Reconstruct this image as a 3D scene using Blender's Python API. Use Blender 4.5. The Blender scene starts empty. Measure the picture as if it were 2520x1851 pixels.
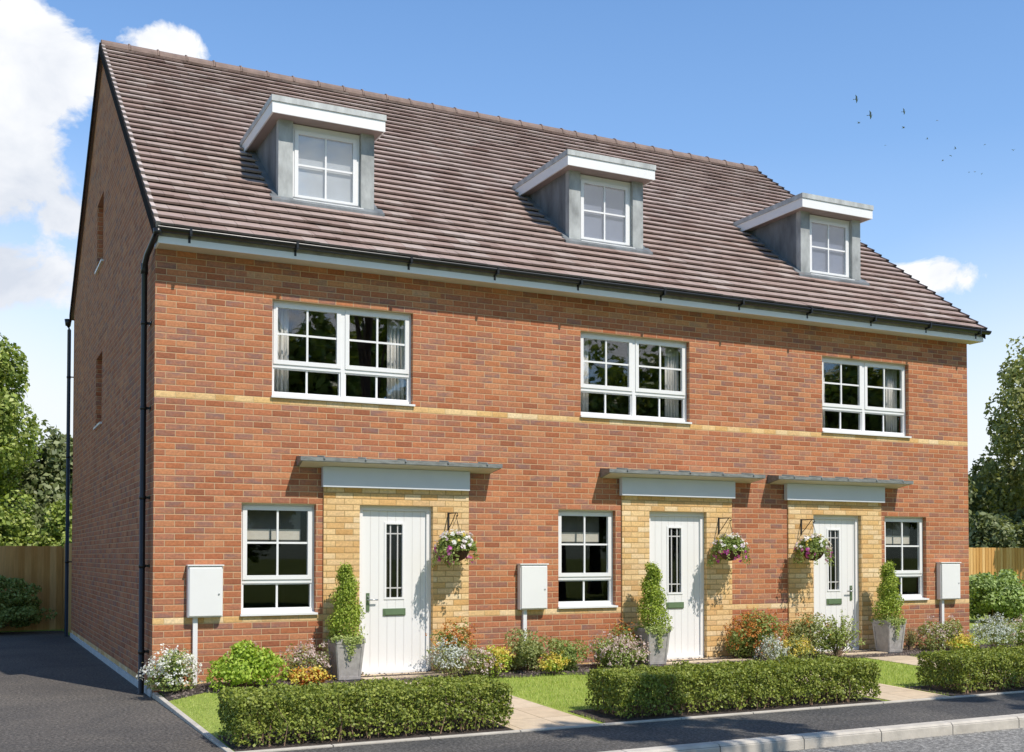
import bpy, math, random
import numpy as np
from mathutils import Vector
R_ = math.radians
rng = np.random.default_rng(7)
random.seed(7)
S = bpy.context.scene
COL = S.collection

# ------------------------------------------------------------------ helpers
class MB:
    """collects faces and links them as ONE mesh object"""
    def __init__(self):
        self.v = []; self.f = []; self.mi = []; self.uv = None; self.sm = []
    def face(self, pts, mi=0, smooth=False):
        n = len(self.v); self.v += [tuple(p) for p in pts]
        self.f.append(tuple(range(n, n + len(pts)))); self.mi.append(mi); self.sm.append(smooth)
    def hexa(self, b, t, mi=0):
        n = len(self.v); self.v += [tuple(p) for p in b] + [tuple(p) for p in t]
        k = len(b)
        self.f.append(tuple(n + i for i in range(k))[::-1]); self.f.append(tuple(n + k + i for i in range(k)))
        for i in range(k):
            j = (i + 1) % k
            self.f.append((n + i, n + j, n + k + j, n + k + i))
        self.mi += [mi] * (k + 2); self.sm += [False] * (k + 2)
        return self
    def box(self, x0, x1, y0, y1, z0, z1, mi=0):
        b = [(x0, y0, z0), (x1, y0, z0), (x1, y1, z0), (x0, y1, z0)]
        return self.hexa(b, [(p[0], p[1], z1) for p in b], mi)
    def extr_x(self, prof, x0, x1, mi=0):
        """profile of (y,z), extruded along x"""
        return self.hexa([(x0, y, z) for y, z in prof], [(x1, y, z) for y, z in prof], mi)
    def tube(self, pts, rad, n=8, mi=0, cap=True):
        pts = [Vector(p) for p in pts]
        if not hasattr(rad, '__len__'): rad = [rad] * len(pts)
        base = len(self.v); up = Vector((0.13, 0.31, 1)).normalized()
        for i, p in enumerate(pts):
            d = (pts[min(i + 1, len(pts) - 1)] - pts[max(i - 1, 0)])
            d = d.normalized() if d.length > 1e-9 else Vector((0, 0, 1))
            a = d.cross(up)
            if a.length < 1e-3: a = d.cross(Vector((1, 0, 0)))
            a.normalize(); b = d.cross(a).normalized()
            for k in range(n):
                t = 2 * math.pi * k / n
                self.v.append(tuple(p + (a * math.cos(t) + b * math.sin(t)) * rad[i]))
        for i in range(len(pts) - 1):
            for k in range(n):
                j = (k + 1) % n
                self.f.append((base + i * n + k, base + i * n + j, base + (i + 1) * n + j, base + (i + 1) * n + k))
                self.mi.append(mi); self.sm.append(True)
        if cap:
            self.f.append(tuple(base + k for k in range(n))); self.mi.append(mi); self.sm.append(False)
            e = base + (len(pts) - 1) * n
            self.f.append(tuple(e + k for k in range(n))[::-1]); self.mi.append(mi); self.sm.append(False)
        return self
    def lathe(self, c, prof, n=20, mi=0):
        base = len(self.v)
        for r, z in prof:
            for k in range(n):
                t = 2 * math.pi * k / n
                self.v.append((c[0] + r * math.cos(t), c[1] + r * math.sin(t), c[2] + z))
        for i in range(len(prof) - 1):
            for k in range(n):
                j = (k + 1) % n
                self.f.append((base + i * n + k, base + i * n + j, base + (i + 1) * n + j, base + (i + 1) * n + k))
                self.mi.append(mi); self.sm.append(True)
        return self
    def build(self, name, mat, parent=None, bevel=0):
        me = bpy.data.meshes.new(name)
        o = wl(parent)
        me.from_pydata([(x - o[0], y - o[1], z - o[2]) for x, y, z in self.v], [], self.f)
        for m in (mat if isinstance(mat, (list, tuple)) else [mat]): me.materials.append(m)
        me.polygons.foreach_set('material_index', self.mi)
        me.polygons.foreach_set('use_smooth', self.sm)
        if self.uv:
            ul = me.uv_layers.new(name='UVMap')
            ul.data.foreach_set('uv', [c for u in self.uv for c in u])
        me.update()
        return link(name, me, parent, bevel)

WL = {}
def wl(o):
    return WL.get(o.name, (0, 0, 0)) if o is not None else (0, 0, 0)
def link(name, me, parent=None, bevel=0):
    ob = bpy.data.objects.new(name, me); COL.objects.link(ob)
    if parent is not None:
        ob.parent = parent; WL[ob.name] = wl(parent)
    if bevel:
        md = ob.modifiers.new('bevel', 'BEVEL'); md.width = bevel; md.segments = 2; md.limit_method = 'ANGLE'
    return ob
def thing(name, loc, label, cat, group=None):
    e = bpy.data.objects.new(name, None); COL.objects.link(e); e.location = loc; e.empty_display_size = .2
    WL[e.name] = tuple(loc)
    return tag(e, label, cat, group)
def tag(o, label=None, cat=None, group=None, kind=None):
    if label: o['label'] = label
    if cat: o['category'] = cat
    if group: o['group'] = group
    if kind: o['kind'] = kind
    return o

# ------------------------------------------------------------------ materials
class NT:
    def __init__(self, name):
        self.m = bpy.data.materials.new(name); self.m.use_nodes = True
        self.t = self.m.node_tree; self.n = self.t.nodes; self.L = self.t.links
        self.b = self.n['Principled BSDF']; self.out = self.n['Material Output']
    def new(self, typ, **kw):
        nd = self.n.new(typ)
        for k, v in kw.items():
            if k in nd.bl_rna.properties and not k[0].isupper(): setattr(nd, k, v)
            else: self.set(nd, k, v)
        return nd
    def set(self, nd, k, v):
        s = nd.inputs[k]
        if hasattr(v, 'is_output'): self.L.new(v, s)
        else: s.default_value = v
    def math(self, op, a, b=None, c=None, clamp=False):
        nd = self.n.new('ShaderNodeMath'); nd.operation = op; nd.use_clamp = clamp
        for i, x in enumerate((a, b, c)):
            if x is not None: self.set(nd, i, x)
        return nd.outputs[0]
    def mix(self, f, a, b, typ='MIX'):
        nd = self.n.new('ShaderNodeMix'); nd.data_type = 'RGBA'; nd.blend_type = typ
        self.set(nd, 0, f); self.set(nd, 6, a); self.set(nd, 7, b)
        return nd.outputs[2]
    def ramp(self, f, stops, interp='LINEAR'):
        nd = self.n.new('ShaderNodeValToRGB'); cr = nd.color_ramp; cr.interpolation = interp
        while len(cr.elements) < len(stops): cr.elements.new(.5)
        for e, (p, c) in zip(cr.elements, stops):
            e.position = p; e.color = (*c, 1) if len(c) == 3 else c
        self.L.new(f, nd.inputs[0]); return nd.outputs[0]
    def noise(self, vec, scale, detail=4, rough=.5, dist=0):
        nd = self.n.new('ShaderNodeTexNoise')
        nd.inputs['Scale'].default_value = scale; nd.inputs['Detail'].default_value = detail
        nd.inputs['Roughness'].default_value = rough; nd.inputs['Distortion'].default_value = dist
        if vec is not None: self.L.new(vec, nd.inputs['Vector'])
        return nd.outputs[0]
    def pos(self): return self.new('ShaderNodeNewGeometry').outputs['Position']
    def obj(self): return self.new('ShaderNodeTexCoord').outputs['Object']
    def sep(self, v):
        nd = self.n.new('ShaderNodeSeparateXYZ'); self.L.new(v, nd.inputs[0]); return nd.outputs
    def comb(self, x, y, z=0):
        nd = self.n.new('ShaderNodeCombineXYZ')
        for i, q in enumerate((x, y, z)): self.set(nd, i, q)
        return nd.outputs[0]
    def bump(self, h, dist=.01, strength=1):
        nd = self.n.new('ShaderNodeBump'); self.L.new(h, nd.inputs['Height'])
        nd.inputs['Distance'].default_value = dist; nd.inputs['Strength'].default_value = strength
        self.L.new(nd.outputs[0], self.b.inputs['Normal'])
    def done(self, col, rough=.7, metal=0, spec=.5):
        self.set(self.b, 'Base Color', col if hasattr(col, 'is_output') else (*col, 1))
        self.set(self.b, 'Roughness', rough); self.b.inputs['Metallic'].default_value = metal
        self.b.inputs['Specular IOR Level'].default_value = spec
        return self.m

def c4(c): return (*c, 1)
def plain(name, col, rough=.6, var=.12, scale=6, bump=0, metal=0, spec=.5, stretch=None):
    """a colour mottled by noise"""
    t = NT(name); p = t.pos()
    if stretch:
        mp = t.new('ShaderNodeMapping'); t.L.new(p, mp.inputs[0]); mp.inputs['Scale'].default_value = stretch; p = mp.outputs[0]
    n = t.noise(p, scale, 6, .6)
    lo = tuple(c * (1 - var) for c in col); hi = tuple(min(1, c * (1 + var)) for c in col)
    c = t.ramp(n, [(.3, lo), (.7, hi)])
    if bump: t.bump(t.noise(p, scale * 8, 4, .6), bump)
    return t.done(c, rough, metal, spec)

RED = [(0, (0.397, 0.139, 0.066)), (.18, (0.515, 0.204, 0.093)), (.36, (0.546, 0.247, 0.125)), (.52, (0.412, 0.152, 0.073)), (.68, (0.520, 0.203, 0.102)), (.84, (0.453, 0.195, 0.109)), (1, (0.335, 0.122, 0.063))]
YEL = [(0, (.74, .48, .20)), (.3, (.82, .60, .32)), (.55, (.68, .41, .16)), (.8, (.86, .68, .42)), (1, (.60, .34, .12))]
def brick_mat(name, kind):
    t = NT(name); g = t.new('ShaderNodeNewGeometry')
    px, py, pz = t.sep(g.outputs['Position']); nx, ny, nz = t.sep(g.outputs['True Normal'])
    side = t.math('GREATER_THAN', t.math('ABSOLUTE', nx), .5)
    u = t.math('ADD', t.math('MULTIPLY', px, t.math('SUBTRACT', 1, side)), t.math('MULTIPLY', py, side))
    u = t.math('ADD', u, .1)
    vec = t.comb(u, pz)
    br = t.new('ShaderNodeTexBrick'); t.L.new(vec, br.inputs['Vector'])
    br.offset = .5; br.inputs['Scale'].default_value = 1
    br.inputs['Color1'].default_value = (0, 0, 0, 1); br.inputs['Color2'].default_value = (1, 1, 1, 1)
    br.inputs['Mortar'].default_value = (.5, .5, .5, 1)
    br.inputs['Mortar Size'].default_value = .0058; br.inputs['Mortar Smooth'].default_value = .6
    br.inputs['Bias'].default_value = 0
    br.inputs['Brick Width'].default_value = .225; br.inputs['Row Height'].default_value = .075
    tint = br.outputs['Color']; fac = br.outputs['Fac']
    wob = t.noise(vec, 34, 5, .65); big = t.noise(vec, 1.1, 3, .5)
    yel = t.ramp(tint, YEL); red = t.ramp(tint, RED)
    # some bricks carry a grey purple flash over part of their face
    mp2 = t.new('ShaderNodeMapping'); t.L.new(vec, mp2.inputs[0]); mp2.inputs['Scale'].default_value = (.55, 1.4, 1)
    fl = t.ramp(t.noise(mp2.outputs[0], 9, 4, .6), [(.42, (0, 0, 0)), (.62, (1, 1, 1))])
    pick = t.ramp(t.math('FRACT', t.math('MULTIPLY', tint, 7.31)), [(.54, (0, 0, 0)), (.70, (.5, .5, .5)), (.88, (1, 1, 1))])
    red = t.mix(t.math('MULTIPLY', t.math('MULTIPLY_ADD', fl, .75, .25), t.math('MULTIPLY', pick, .8)), red, (.255, .16, .142, 1))
    if kind == 'red':
        def band(z0, z1): return t.math('MULTIPLY', t.math('GREATER_THAN', pz, z0), t.math('LESS_THAN', pz, z1))
        fr = t.math('SUBTRACT', 1, side)
        m = t.math('ADD', band(.825, .9), band(3.45, 3.525)); m = t.math('MULTIPLY', m, fr)
        m = t.math('ADD', m, band(.075, .15))
        top = t.math('MULTIPLY', band(4.95, 5.025), fr)
        xs = 0
        for a, b in ((1.05, 3.55), (5.35, 7.75), (9.65, 12.0)):
            w = t.math('MULTIPLY', t.math('GREATER_THAN', px, a), t.math('LESS_THAN', px, b))
            xs = w if xs == 0 else t.math('ADD', xs, w)
        m = t.math('ADD', m, t.math('MULTIPLY', t.math('MULTIPLY', top, xs), .28), clamp=True)
        base = t.mix(m, red, yel); mort = (.57, .395, .235, 1)
        mort = t.mix(m, mort, (.60, .44, .22, 1))
    else:
        base = yel; mort = (.42, .28, .12, 1)
    mp = t.new('ShaderNodeMapping'); t.L.new(vec, mp.inputs[0]); mp.inputs['Scale'].default_value = (1, 3.2, 1)
    streak = t.noise(mp.outputs[0], 12, 5, .7)
    # each brick is darker along its lower arris and paler above
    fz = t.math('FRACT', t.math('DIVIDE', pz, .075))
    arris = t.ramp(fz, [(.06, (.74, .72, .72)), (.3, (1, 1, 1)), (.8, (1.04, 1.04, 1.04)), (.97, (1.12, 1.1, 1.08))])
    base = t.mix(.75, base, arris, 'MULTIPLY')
    base = t.mix(.7, base, t.ramp(wob, [(.25, (.62, .62, .62)), (.7, (1.2, 1.16, 1.12))]), 'MULTIPLY')
    base = t.mix(.6, base, t.ramp(streak, [(.3, (.74, .74, .78)), (.55, (1, 1, 1)), (.75, (1.18, 1.14, 1.06))]), 'MULTIPLY')
    base = t.mix(.5, base, t.ramp(big, [(.3, (.86, .86, .88)), (.7, (1.1, 1.08, 1.06))]), 'MULTIPLY')
    col = t.mix(fac, base, mort)
    h = t.math('ADD', t.math('MULTIPLY', fac, -1), t.math('MULTIPLY', wob, .35))
    t.bump(h, .004, .8)
    return t.done(col, .88, 0, .25)

def tile_mat():
    t = NT('roof_tile'); uv = t.new('ShaderNodeUVMap').outputs[0]
    br = t.new('ShaderNodeTexBrick'); t.L.new(uv, br.inputs['Vector'])
    br.offset = .5; br.inputs['Scale'].default_value = 1
    br.inputs['Color1'].default_value = (0, 0, 0, 1); br.inputs['Color2'].default_value = (1, 1, 1, 1)
    br.inputs['Mortar'].default_value = (.5, .5, .5, 1); br.inputs['Mortar Size'].default_value = .003
    br.inputs['Mortar Smooth'].default_value = .1; br.inputs['Bias'].default_value = 0
    br.inputs['Brick Width'].default_value = .3; br.inputs['Row Height'].default_value = GAUGE
    u, v, _ = t.sep(uv)
    fr = t.math('FRACT', t.math('DIVIDE', v, GAUGE))
    # only the upright joints darken, not the long row edges
    inrow = t.math('MULTIPLY', t.math('GREATER_THAN', fr, .05), t.math('LESS_THAN', fr, .95))
    j = t.math('MULTIPLY', br.outputs['Fac'], inrow)
    c = t.ramp(br.outputs['Color'], [(0, (.325, .235, .20)), (.3, (.40, .315, .28)), (.55, (.355, .262, .228)), (.8, (.44, .365, .328)), (1, (.27, .188, .16))])
    p = t.pos()
    c = t.mix(.6, c, t.ramp(t.noise(p, 7, 6, .65), [(.3, (.72, .70, .70)), (.72, (1.15, 1.15, 1.15))]), 'MULTIPLY')
    c = t.mix(.5, c, t.ramp(t.noise(p, .9, 4, .6), [(.3, (.85, .8, .8)), (.7, (1.1, 1.1, 1.1))]), 'MULTIPLY')
    c = t.mix(j, c, (.12, .085, .08, 1))
    t.bump(t.noise(p, 60, 4, .6), .003)
    return t.done(c, .8, 0, .3)

def asphalt_mat(name, col, shade_patch):
    t = NT(name); p = t.pos()
    g = t.noise(p, 34, 3, .8); m = t.noise(p, 9, 5, .7); big = t.noise(p, .55, 5, .6, .6)
    lo = tuple(x * .3 for x in col); hi = tuple(x * 2.3 for x in col)
    c = t.ramp(g, [(.32, lo), (.5, col), (.68, hi)])
    c = t.mix(.5, c, t.ramp(m, [(.3, (.7, .7, .72)), (.7, (1.2, 1.19, 1.17))]), 'MULTIPLY')
    c = t.mix(shade_patch, c, t.ramp(big, [(.36, (.45, .48, .54)), (.62, (1.15, 1.13, 1.1))]), 'MULTIPLY')  # broad patchiness, its blue-grey darks imitating soft tree shade
    t.bump(g, .006)
    return t.done(c, .85, 0, .35)

def glass_mat(name, tint=.8, k=1.0, ior=1.75):
    t = NT(name)
    tr = t.new('ShaderNodeBsdfTransparent'); tr.inputs[0].default_value = (tint, tint * 1.01, tint * 1.01, 1)
    gl = t.new('ShaderNodeBsdfGlossy'); gl.inputs['Roughness'].default_value = .015; gl.inputs[0].default_value = (.97, .98, 1, 1)
    g = t.new('ShaderNodeNewGeometry'); dp = t.new('ShaderNodeVectorMath'); dp.operation = 'DOT_PRODUCT'
    t.L.new(g.outputs['Normal'], dp.inputs[0]); t.L.new(g.outputs['Incoming'], dp.inputs[1])
    f0 = ((ior - 1) / (ior + 1)) ** 2
    q = t.math('POWER', t.math('SUBTRACT', 1, t.math('ABSOLUTE', dp.outputs['Value'])), 5)
    f = t.math('MULTIPLY', t.math('MULTIPLY_ADD', q, 1 - f0, f0), k, clamp=True)
    mx = t.new('ShaderNodeMixShader'); t.L.new(f, mx.inputs[0]); t.L.new(tr.outputs[0], mx.inputs[1]); t.L.new(gl.outputs[0], mx.inputs[2])
    t.L.new(mx.outputs[0], t.out.inputs[0]); t.n.remove(t.b)
    return t.m

def leaf_mat(name, stops, rough=.5, trans=.3):
    t = NT(name)
    a = t.new('ShaderNodeAttribute'); a.attribute_name = 'rnd'
    c = t.ramp(a.outputs['Fac'], [(i / (len(stops) - 1), s) for i, s in enumerate(stops)])
    t.set(t.b, 'Base Color', c); t.b.inputs['Roughness'].default_value = rough; t.b.inputs['Specular IOR Level'].default_value = .3
    tl = t.new('ShaderNodeBsdfTranslucent'); t.L.new(t.mix(1, c, (1.2, 1.15, .5, 1), 'MULTIPLY'), tl.inputs[0])
    mx = t.new('ShaderNodeMixShader'); mx.inputs[0].default_value = trans
    t.L.new(t.b.outputs[0], mx.inputs[1]); t.L.new(tl.outputs[0], mx.inputs[2]); t.L.new(mx.outputs[0], t.out.inputs[0])
    return t.m

GAUGE = .2285
M = {}
M['brick'] = brick_mat('red_brick', 'red')
M['yellow'] = brick_mat('yellow_brick', 'yellow')
M['tile'] = tile_mat()
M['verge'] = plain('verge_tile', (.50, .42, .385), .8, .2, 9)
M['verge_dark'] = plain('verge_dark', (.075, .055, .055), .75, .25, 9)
M['ridge'] = plain('ridge_tile', (.215, .15, .125), .8, .22, 8, .003)
M['upvc'] = plain('white_upvc', (.81, .81, .81), .35, .02, 3)
M['door'] = None
M['white_board'] = plain('white_board', (.83, .83, .83), .45, .03, 2)
M['soffit'] = plain('soffit', (.58, .52, .44), .6, .04, 3)
M['brown_soffit'] = plain('brown_soffit', (.30, .24, .22), .7, .08, 4)
M['lead_post'] = plain('lead_post', (.36, .375, .37), .6, .42, 4, .002, .05, .5, (1, 1, .5))
M['lead'] = plain('lead', (.15, .165, .175), .6, .38, 5, .002, .1, .5, (1, 1, .35))
M['lead_pale'] = plain('lead_pale', (.47, .485, .48), .6, .32, 5, .002, .05, .5, (1, 1, .35))
M['black'] = plain('black_plastic', (.012, .013, .014), .3, .2, 4)
M['gutter_shade_strip'] = plain('gutter_shade_strip', (.34, .31, .26), .8, .3, 6)  # brown tone stands in for shadow behind the gutter
M['verge_black'] = plain('verge_black', (.022, .02, .02), .95, .3, 6, 0, 0, .05)
M['iron'] = plain('black_iron', (.03, .022, .018), .5, .3, 30)
M['grp'] = plain('canopy_grey', (.20, .21, .20), .55, .35, 14, .003, 0, .5, (.6, 1, 3))
M['grp_under'] = plain('canopy_under', (.60, .54, .46), .6, .04, 3)
M['grey_panel'] = plain('grey_panel', (.60, .63, .68), .45, .03, 3)
M['concrete'] = plain('concrete', (.50, .46, .395), .9, .18, 5, .003)
M['plinth'] = plain('plinth', (.52, .54, .54), .9, .12, 5, .003)
M['glass'] = glass_mat('window_glass', .965, .4, 1.5)
M['glass_up'] = glass_mat('upstairs_glass', .96, 1.0, 1.8)
M['glass_dormer'] = glass_mat('dormer_glass', .95, 1.2, 1.9)
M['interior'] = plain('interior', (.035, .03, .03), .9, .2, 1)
M['curtain'] = plain('curtain', (.78, .75, .72), .9, .1, 12, 0, 0, .1, (1, 1, .1))
M['blind'] = plain('blind', (.56, .51, .44), .9, .04, 12)  # lower band of the blind, sunlight put into its colour
M['painted_light_cloth'] = plain('painted_light_cloth', (.10, .097, .092), .9, .08, 12)  # upper part of the same blind, darkened to paint in its shade
M['sage'] = plain('sage_metal', (.15, .22, .12), .35, .08, 10, 0, .3)
M['steel'] = plain('steel', (.55, .56, .58), .3, .05, 10, 0, .8)
M['pot'] = plain('stone_pot', (.37, .345, .33), .85, .2, 16, .002)
M['soil'] = plain('soil', (.075, .058, .05), .95, .7, 22, .02)
M['asphalt'] = asphalt_mat('asphalt', (.104, .093, .080), .5)
M['asphalt_walk'] = asphalt_mat('asphalt_walk', (.092, .087, .079), .8)
M['road'] = asphalt_mat('road_asphalt', (.195, .19, .175), .25)
M['bark'] = plain('bark', (.12, .085, .06), .9, .4, 12, .01, 0, .2, (1, 1, .25))
M['twig'] = plain('twig', (.20, .13, .085), .9, .4, 20)
M['bird'] = plain('bird', (.15, .19, .28), .8, .2, 8)  # lightened towards blue, distance haze put into the colour
M['meter'] = plain('meter_white', (.79, .785, .775), .45, .02, 3)
M['liner'] = plain('coir_liner', (.085, .042, .025), .95, .5, 45, .008)

def door_mat():
    t = NT('white_door'); x, y, z = t.sep(t.pos())
    f = t.math('FRACT', t.math('DIVIDE', x, .112))
    g = t.math('LESS_THAN', t.math('ABSOLUTE', t.math('SUBTRACT', f, .5)), .035)
    c = t.mix(g, (.80, .795, .785, 1), (.70, .685, .67, 1))
    t.bump(t.math('MULTIPLY', g, -1), .004)
    return t.done(c, .4)
M['door'] = door_mat()

def paving_mat():
    t = NT('sandstone_paving'); p = t.pos()
    br = t.new('ShaderNodeTexBrick'); t.L.new(p, br.inputs['Vector'])
    br.offset = 0; br.inputs['Scale'].default_value = 1
    br.inputs['Color1'].default_value = (0, 0, 0, 1); br.inputs['Color2'].default_value = (1, 1, 1, 1)
    br.inputs['Mortar Size'].default_value = .006; br.inputs['Brick Width'].default_value = .45; br.inputs['Row Height'].default_value = .6
    c = t.ramp(br.outputs['Color'], [(0, (.56, .44, .30)), (.5, (.64, .52, .37)), (1, (.50, .40, .28))])
    c = t.mix(.6, c, t.ramp(t.noise(p, 9, 6, .65), [(.3, (.78, .78, .8)), (.7, (1.12, 1.12, 1.12))]), 'MULTIPLY')
    c = t.mix(br.outputs['Fac'], c, (.30, .23, .15, 1))
    t.bump(t.noise(p, 40, 4), .003)
    return t.done(c, .85, 0, .3)
M['paving'] = paving_mat()

def lawn_mat():
    t = NT('lawn'); p = t.pos()
    c = t.ramp(t.noise(p, 26, 5, .7), [(.25, (.17, .22, .035)), (.5, (.30, .37, .075)), (.75, (.42, .48, .13))])
    c = t.mix(.5, c, t.ramp(t.noise(p, 1.6, 4, .6), [(.3, (.8, .85, .8)), (.7, (1.2, 1.15, 1.1))]), 'MULTIPLY')
    t.bump(t.noise(p, 60, 3), .02)
    return t.done(c, .9, 0, .2)
M['lawn'] = lawn_mat()

def fence_mat():
    t = NT('fence_timber'); x, y, z = t.sep(t.pos())
    u = t.math('ADD', x, y)
    b = t.math('FLOOR', t.math('DIVIDE', u, .125))
    w = t.new('ShaderNodeTexWhiteNoise'); w.noise_dimensions = '1D'; t.L.new(b, w.inputs['W'])
    c = t.ramp(w.outputs['Value'], [(0, (.54, .29, .09)), (.5, (.66, .39, .145)), (1, (.74, .48, .21))])
    mp = t.comb(t.math('MULTIPLY', u, 30), t.math('MULTIPLY', z, 2))
    c = t.mix(.7, c, t.ramp(t.noise(mp, 1, 6, .65), [(.3, (.68, .64, .6)), (.7, (1.12, 1.1, 1.1))]), 'MULTIPLY')
    return t.done(c, .85, 0, .2)
M['fence'] = fence_mat()

# foliage colours
M['hedge'] = leaf_mat('hedge_leaf', [(0.090, 0.121, 0.029), (0.239, 0.305, 0.052), (0.358, 0.406, 0.071), (0.199, 0.244, 0.052), (0.476, 0.508, 0.124)])
M['topiary'] = leaf_mat('topiary_leaf', [(0.120, 0.190, 0.034), (0.281, 0.379, 0.051), (0.441, 0.551, 0.086), (0.342, 0.436, 0.068), (0.561, 0.607, 0.152)])
M['ivy'] = leaf_mat('ivy_leaf', [(0.194, 0.246, 0.055), (0.363, 0.444, 0.132), (0.508, 0.567, 0.220)])
M['lime'] = leaf_mat('lime_leaf', [(0.202, 0.304, 0.034), (0.380, 0.531, 0.069), (0.531, 0.658, 0.115), (0.304, 0.418, 0.057)])
M['green'] = leaf_mat('green_leaf', [(0.124, 0.186, 0.045), (0.265, 0.342, 0.089), (0.389, 0.466, 0.149), (0.310, 0.373, 0.133)])
M['olive'] = leaf_mat('olive_leaf', [(0.182, 0.221, 0.078), (0.312, 0.351, 0.130), (0.442, 0.468, 0.195), (0.286, 0.325, 0.117)])
M['dark'] = leaf_mat('dark_leaf', [(.03, .045, .015), (.06, .085, .025), (.10, .13, .04), (.05, .07, .02)])
M['tree1'] = leaf_mat('tree_leaf', [(0.108, 0.158, 0.032), (0.235, 0.318, 0.065), (0.380, 0.458, 0.097), (0.181, 0.230, 0.048), (0.542, 0.600, 0.195)])
M['tree3'] = leaf_mat('dry_tree_leaf', [(0.121, 0.142, 0.042), (0.270, 0.290, 0.096), (0.405, 0.419, 0.156), (0.189, 0.203, 0.066), (0.513, 0.513, 0.240)])
M['tree2'] = leaf_mat('far_leaf', [(0.089, 0.128, 0.048), (0.177, 0.222, 0.097), (0.284, 0.324, 0.146), (0.142, 0.171, 0.081), (0.389, 0.426, 0.227)])
M['bush'] = leaf_mat('bush_leaf', [(0.105, 0.169, 0.049), (0.229, 0.321, 0.097), (0.386, 0.506, 0.179), (0.527, 0.641, 0.259)])
M['grass'] = leaf_mat('grass_blade', [(0.210, 0.308, 0.049), (0.350, 0.476, 0.084), (0.476, 0.588, 0.126), (0.560, 0.616, 0.210)])
M['wht'] = leaf_mat('white_petal', [(.70, .70, .68), (.82, .82, .80), (.88, .88, .86)], .6, .25)
M['sil'] = leaf_mat('silver_leaf', [(.34, .38, .34), (.52, .56, .53), (.68, .70, .68)], .6, .2)
M['pnk'] = leaf_mat('pale_pink_petal', [(.46, .33, .32), (.62, .48, .46), (.74, .64, .60), (.40, .24, .26)], .6, .25)
M['mag'] = leaf_mat('magenta_petal', [(.45, .05, .30), (.62, .12, .45), (.70, .30, .55)], .6, .25)
M['lil'] = leaf_mat('lilac_petal', [(.70, .55, .68), (.82, .72, .80), (.86, .82, .84)], .6, .25)
M['yel'] = leaf_mat('yellow_petal', [(.55, .42, .06), (.72, .58, .10), (.80, .68, .18)], .6, .25)
M['org'] = leaf_mat('orange_leaf', [(.42, .12, .03), (.55, .20, .04), (.60, .30, .07), (.30, .07, .03)], .6, .25)

# ------------------------------------------------------------------ foliage
def leaves(name, P, N, size, mat, parent=None, aspect=1.7, jit=.8, svar=.35):
    n = len(P); P = np.asarray(P, float); N = np.asarray(N, float)
    N = N / (np.linalg.norm(N, axis=1, keepdims=True) + 1e-9) + rng.normal(0, jit, (n, 3))
    N /= np.linalg.norm(N, axis=1, keepdims=True) + 1e-9
    T = rng.normal(0, 1, (n, 3)); T -= N * np.sum(T * N, 1, keepdims=True); T /= np.linalg.norm(T, axis=1, keepdims=True) + 1e-9
    B = np.cross(N, T)
    s = size * (1 + rng.uniform(-svar, svar, (n, 1)))
    h = s * .5 * aspect; w = s * .5
    q = np.stack([P - T * h, P + B * w - T * h * .15 + N * w * .25, P + T * h, P - B * w - T * h * .15 + N * w * .25], 1).reshape(-1, 3)
    q -= np.array(wl(parent))
    me = bpy.data.meshes.new(name)
    me.vertices.add(4 * n); me.loops.add(4 * n); me.polygons.add(n)
    me.vertices.foreach_set('co', q.ravel().astype('f'))
    me.loops.foreach_set('vertex_index', np.arange(4 * n, dtype='i'))
    me.polygons.foreach_set('loop_start', np.arange(0, 4 * n, 4, dtype='i'))
    at = me.attributes.new('rnd', 'FLOAT', 'POINT')
    at.data.foreach_set('value', np.repeat(rng.uniform(0, 1, n), 4).astype('f'))
    me.materials.append(mat); me.update(calc_edges=True); me.validate()
    return link(name, me, parent)

def ball(n):
    v = rng.normal(0, 1, (n, 3)); return v / np.linalg.norm(v, axis=1, keepdims=True)
def clumps(c, rad, nc, n, cr=.33, flat=0, low=-1.0, shell=(.45, 1.0)):
    """leaf points and outward normals: clumps scattered through an ellipsoid"""
    c = np.array(c, float); rad = np.array(rad, float)
    d = ball(nc * 4); d = d[d[:, 2] > low][:nc]
    k = len(d)
    cc = d * rng.uniform(*shell, (k, 1)) * rad
    w = rng.uniform(.6, 1.4, k); w /= w.sum()
    idx = rng.choice(k, n, p=w)
    sz = rng.uniform(.65, 1.35, k) * cr
    u = ball(n); r = rng.uniform(.35, 1, (n, 1)) ** .5
    p = cc[idx] + u * r * sz[idx][:, None] * (rad * .5 + rad.min() * .5)
    nrm = u * .6 + p / rad * .6 + np.array([0, 0, .35])
    return p + c, nrm, cc + c

def tree(name, base, crown, rad, nc, n, leaf, mat, label, group=None, trunk=.14, cr=.33, low=-.8, limbs=8, cat='tree'):
    t = thing(name, base, label, cat, group)
    P, N, cc = clumps(crown, rad, nc, n, cr, low=low)
    leaves('crown', P, N, leaf, mat, t, 1.5, .7)
    b = MB(); b0 = Vector(base); c0 = Vector(crown)
    top = c0 + Vector((0, 0, rad[2] * .45))
    path = [b0 + (top - b0) * f + Vector((random.uniform(-1, 1), random.uniform(-1, 1), 0)) * trunk * .6 * (f > 0) for f in (0, .15, .35, .55, .78, 1)]
    b.tube(path, [trunk * 1.35, trunk, trunk * .85, trunk * .65, trunk * .4, trunk * .12], 9)
    sel = cc[rng.permutation(len(cc))[:limbs]]
    for q in sel:
        q = Vector(q); f = random.uniform(.4, .75); s0 = b0 + (top - b0) * f
        if q.z < s0.z: s0 = b0 + (top - b0) * .38
        mid = (s0 + q) * .5 + Vector((0, 0, .12 * (q - s0).length))
        b.tube([s0, mid, q], [trunk * .42, trunk * .26, trunk * .07], 6)
    b.build('trunk', M['bark'], t)
    return t

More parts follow.
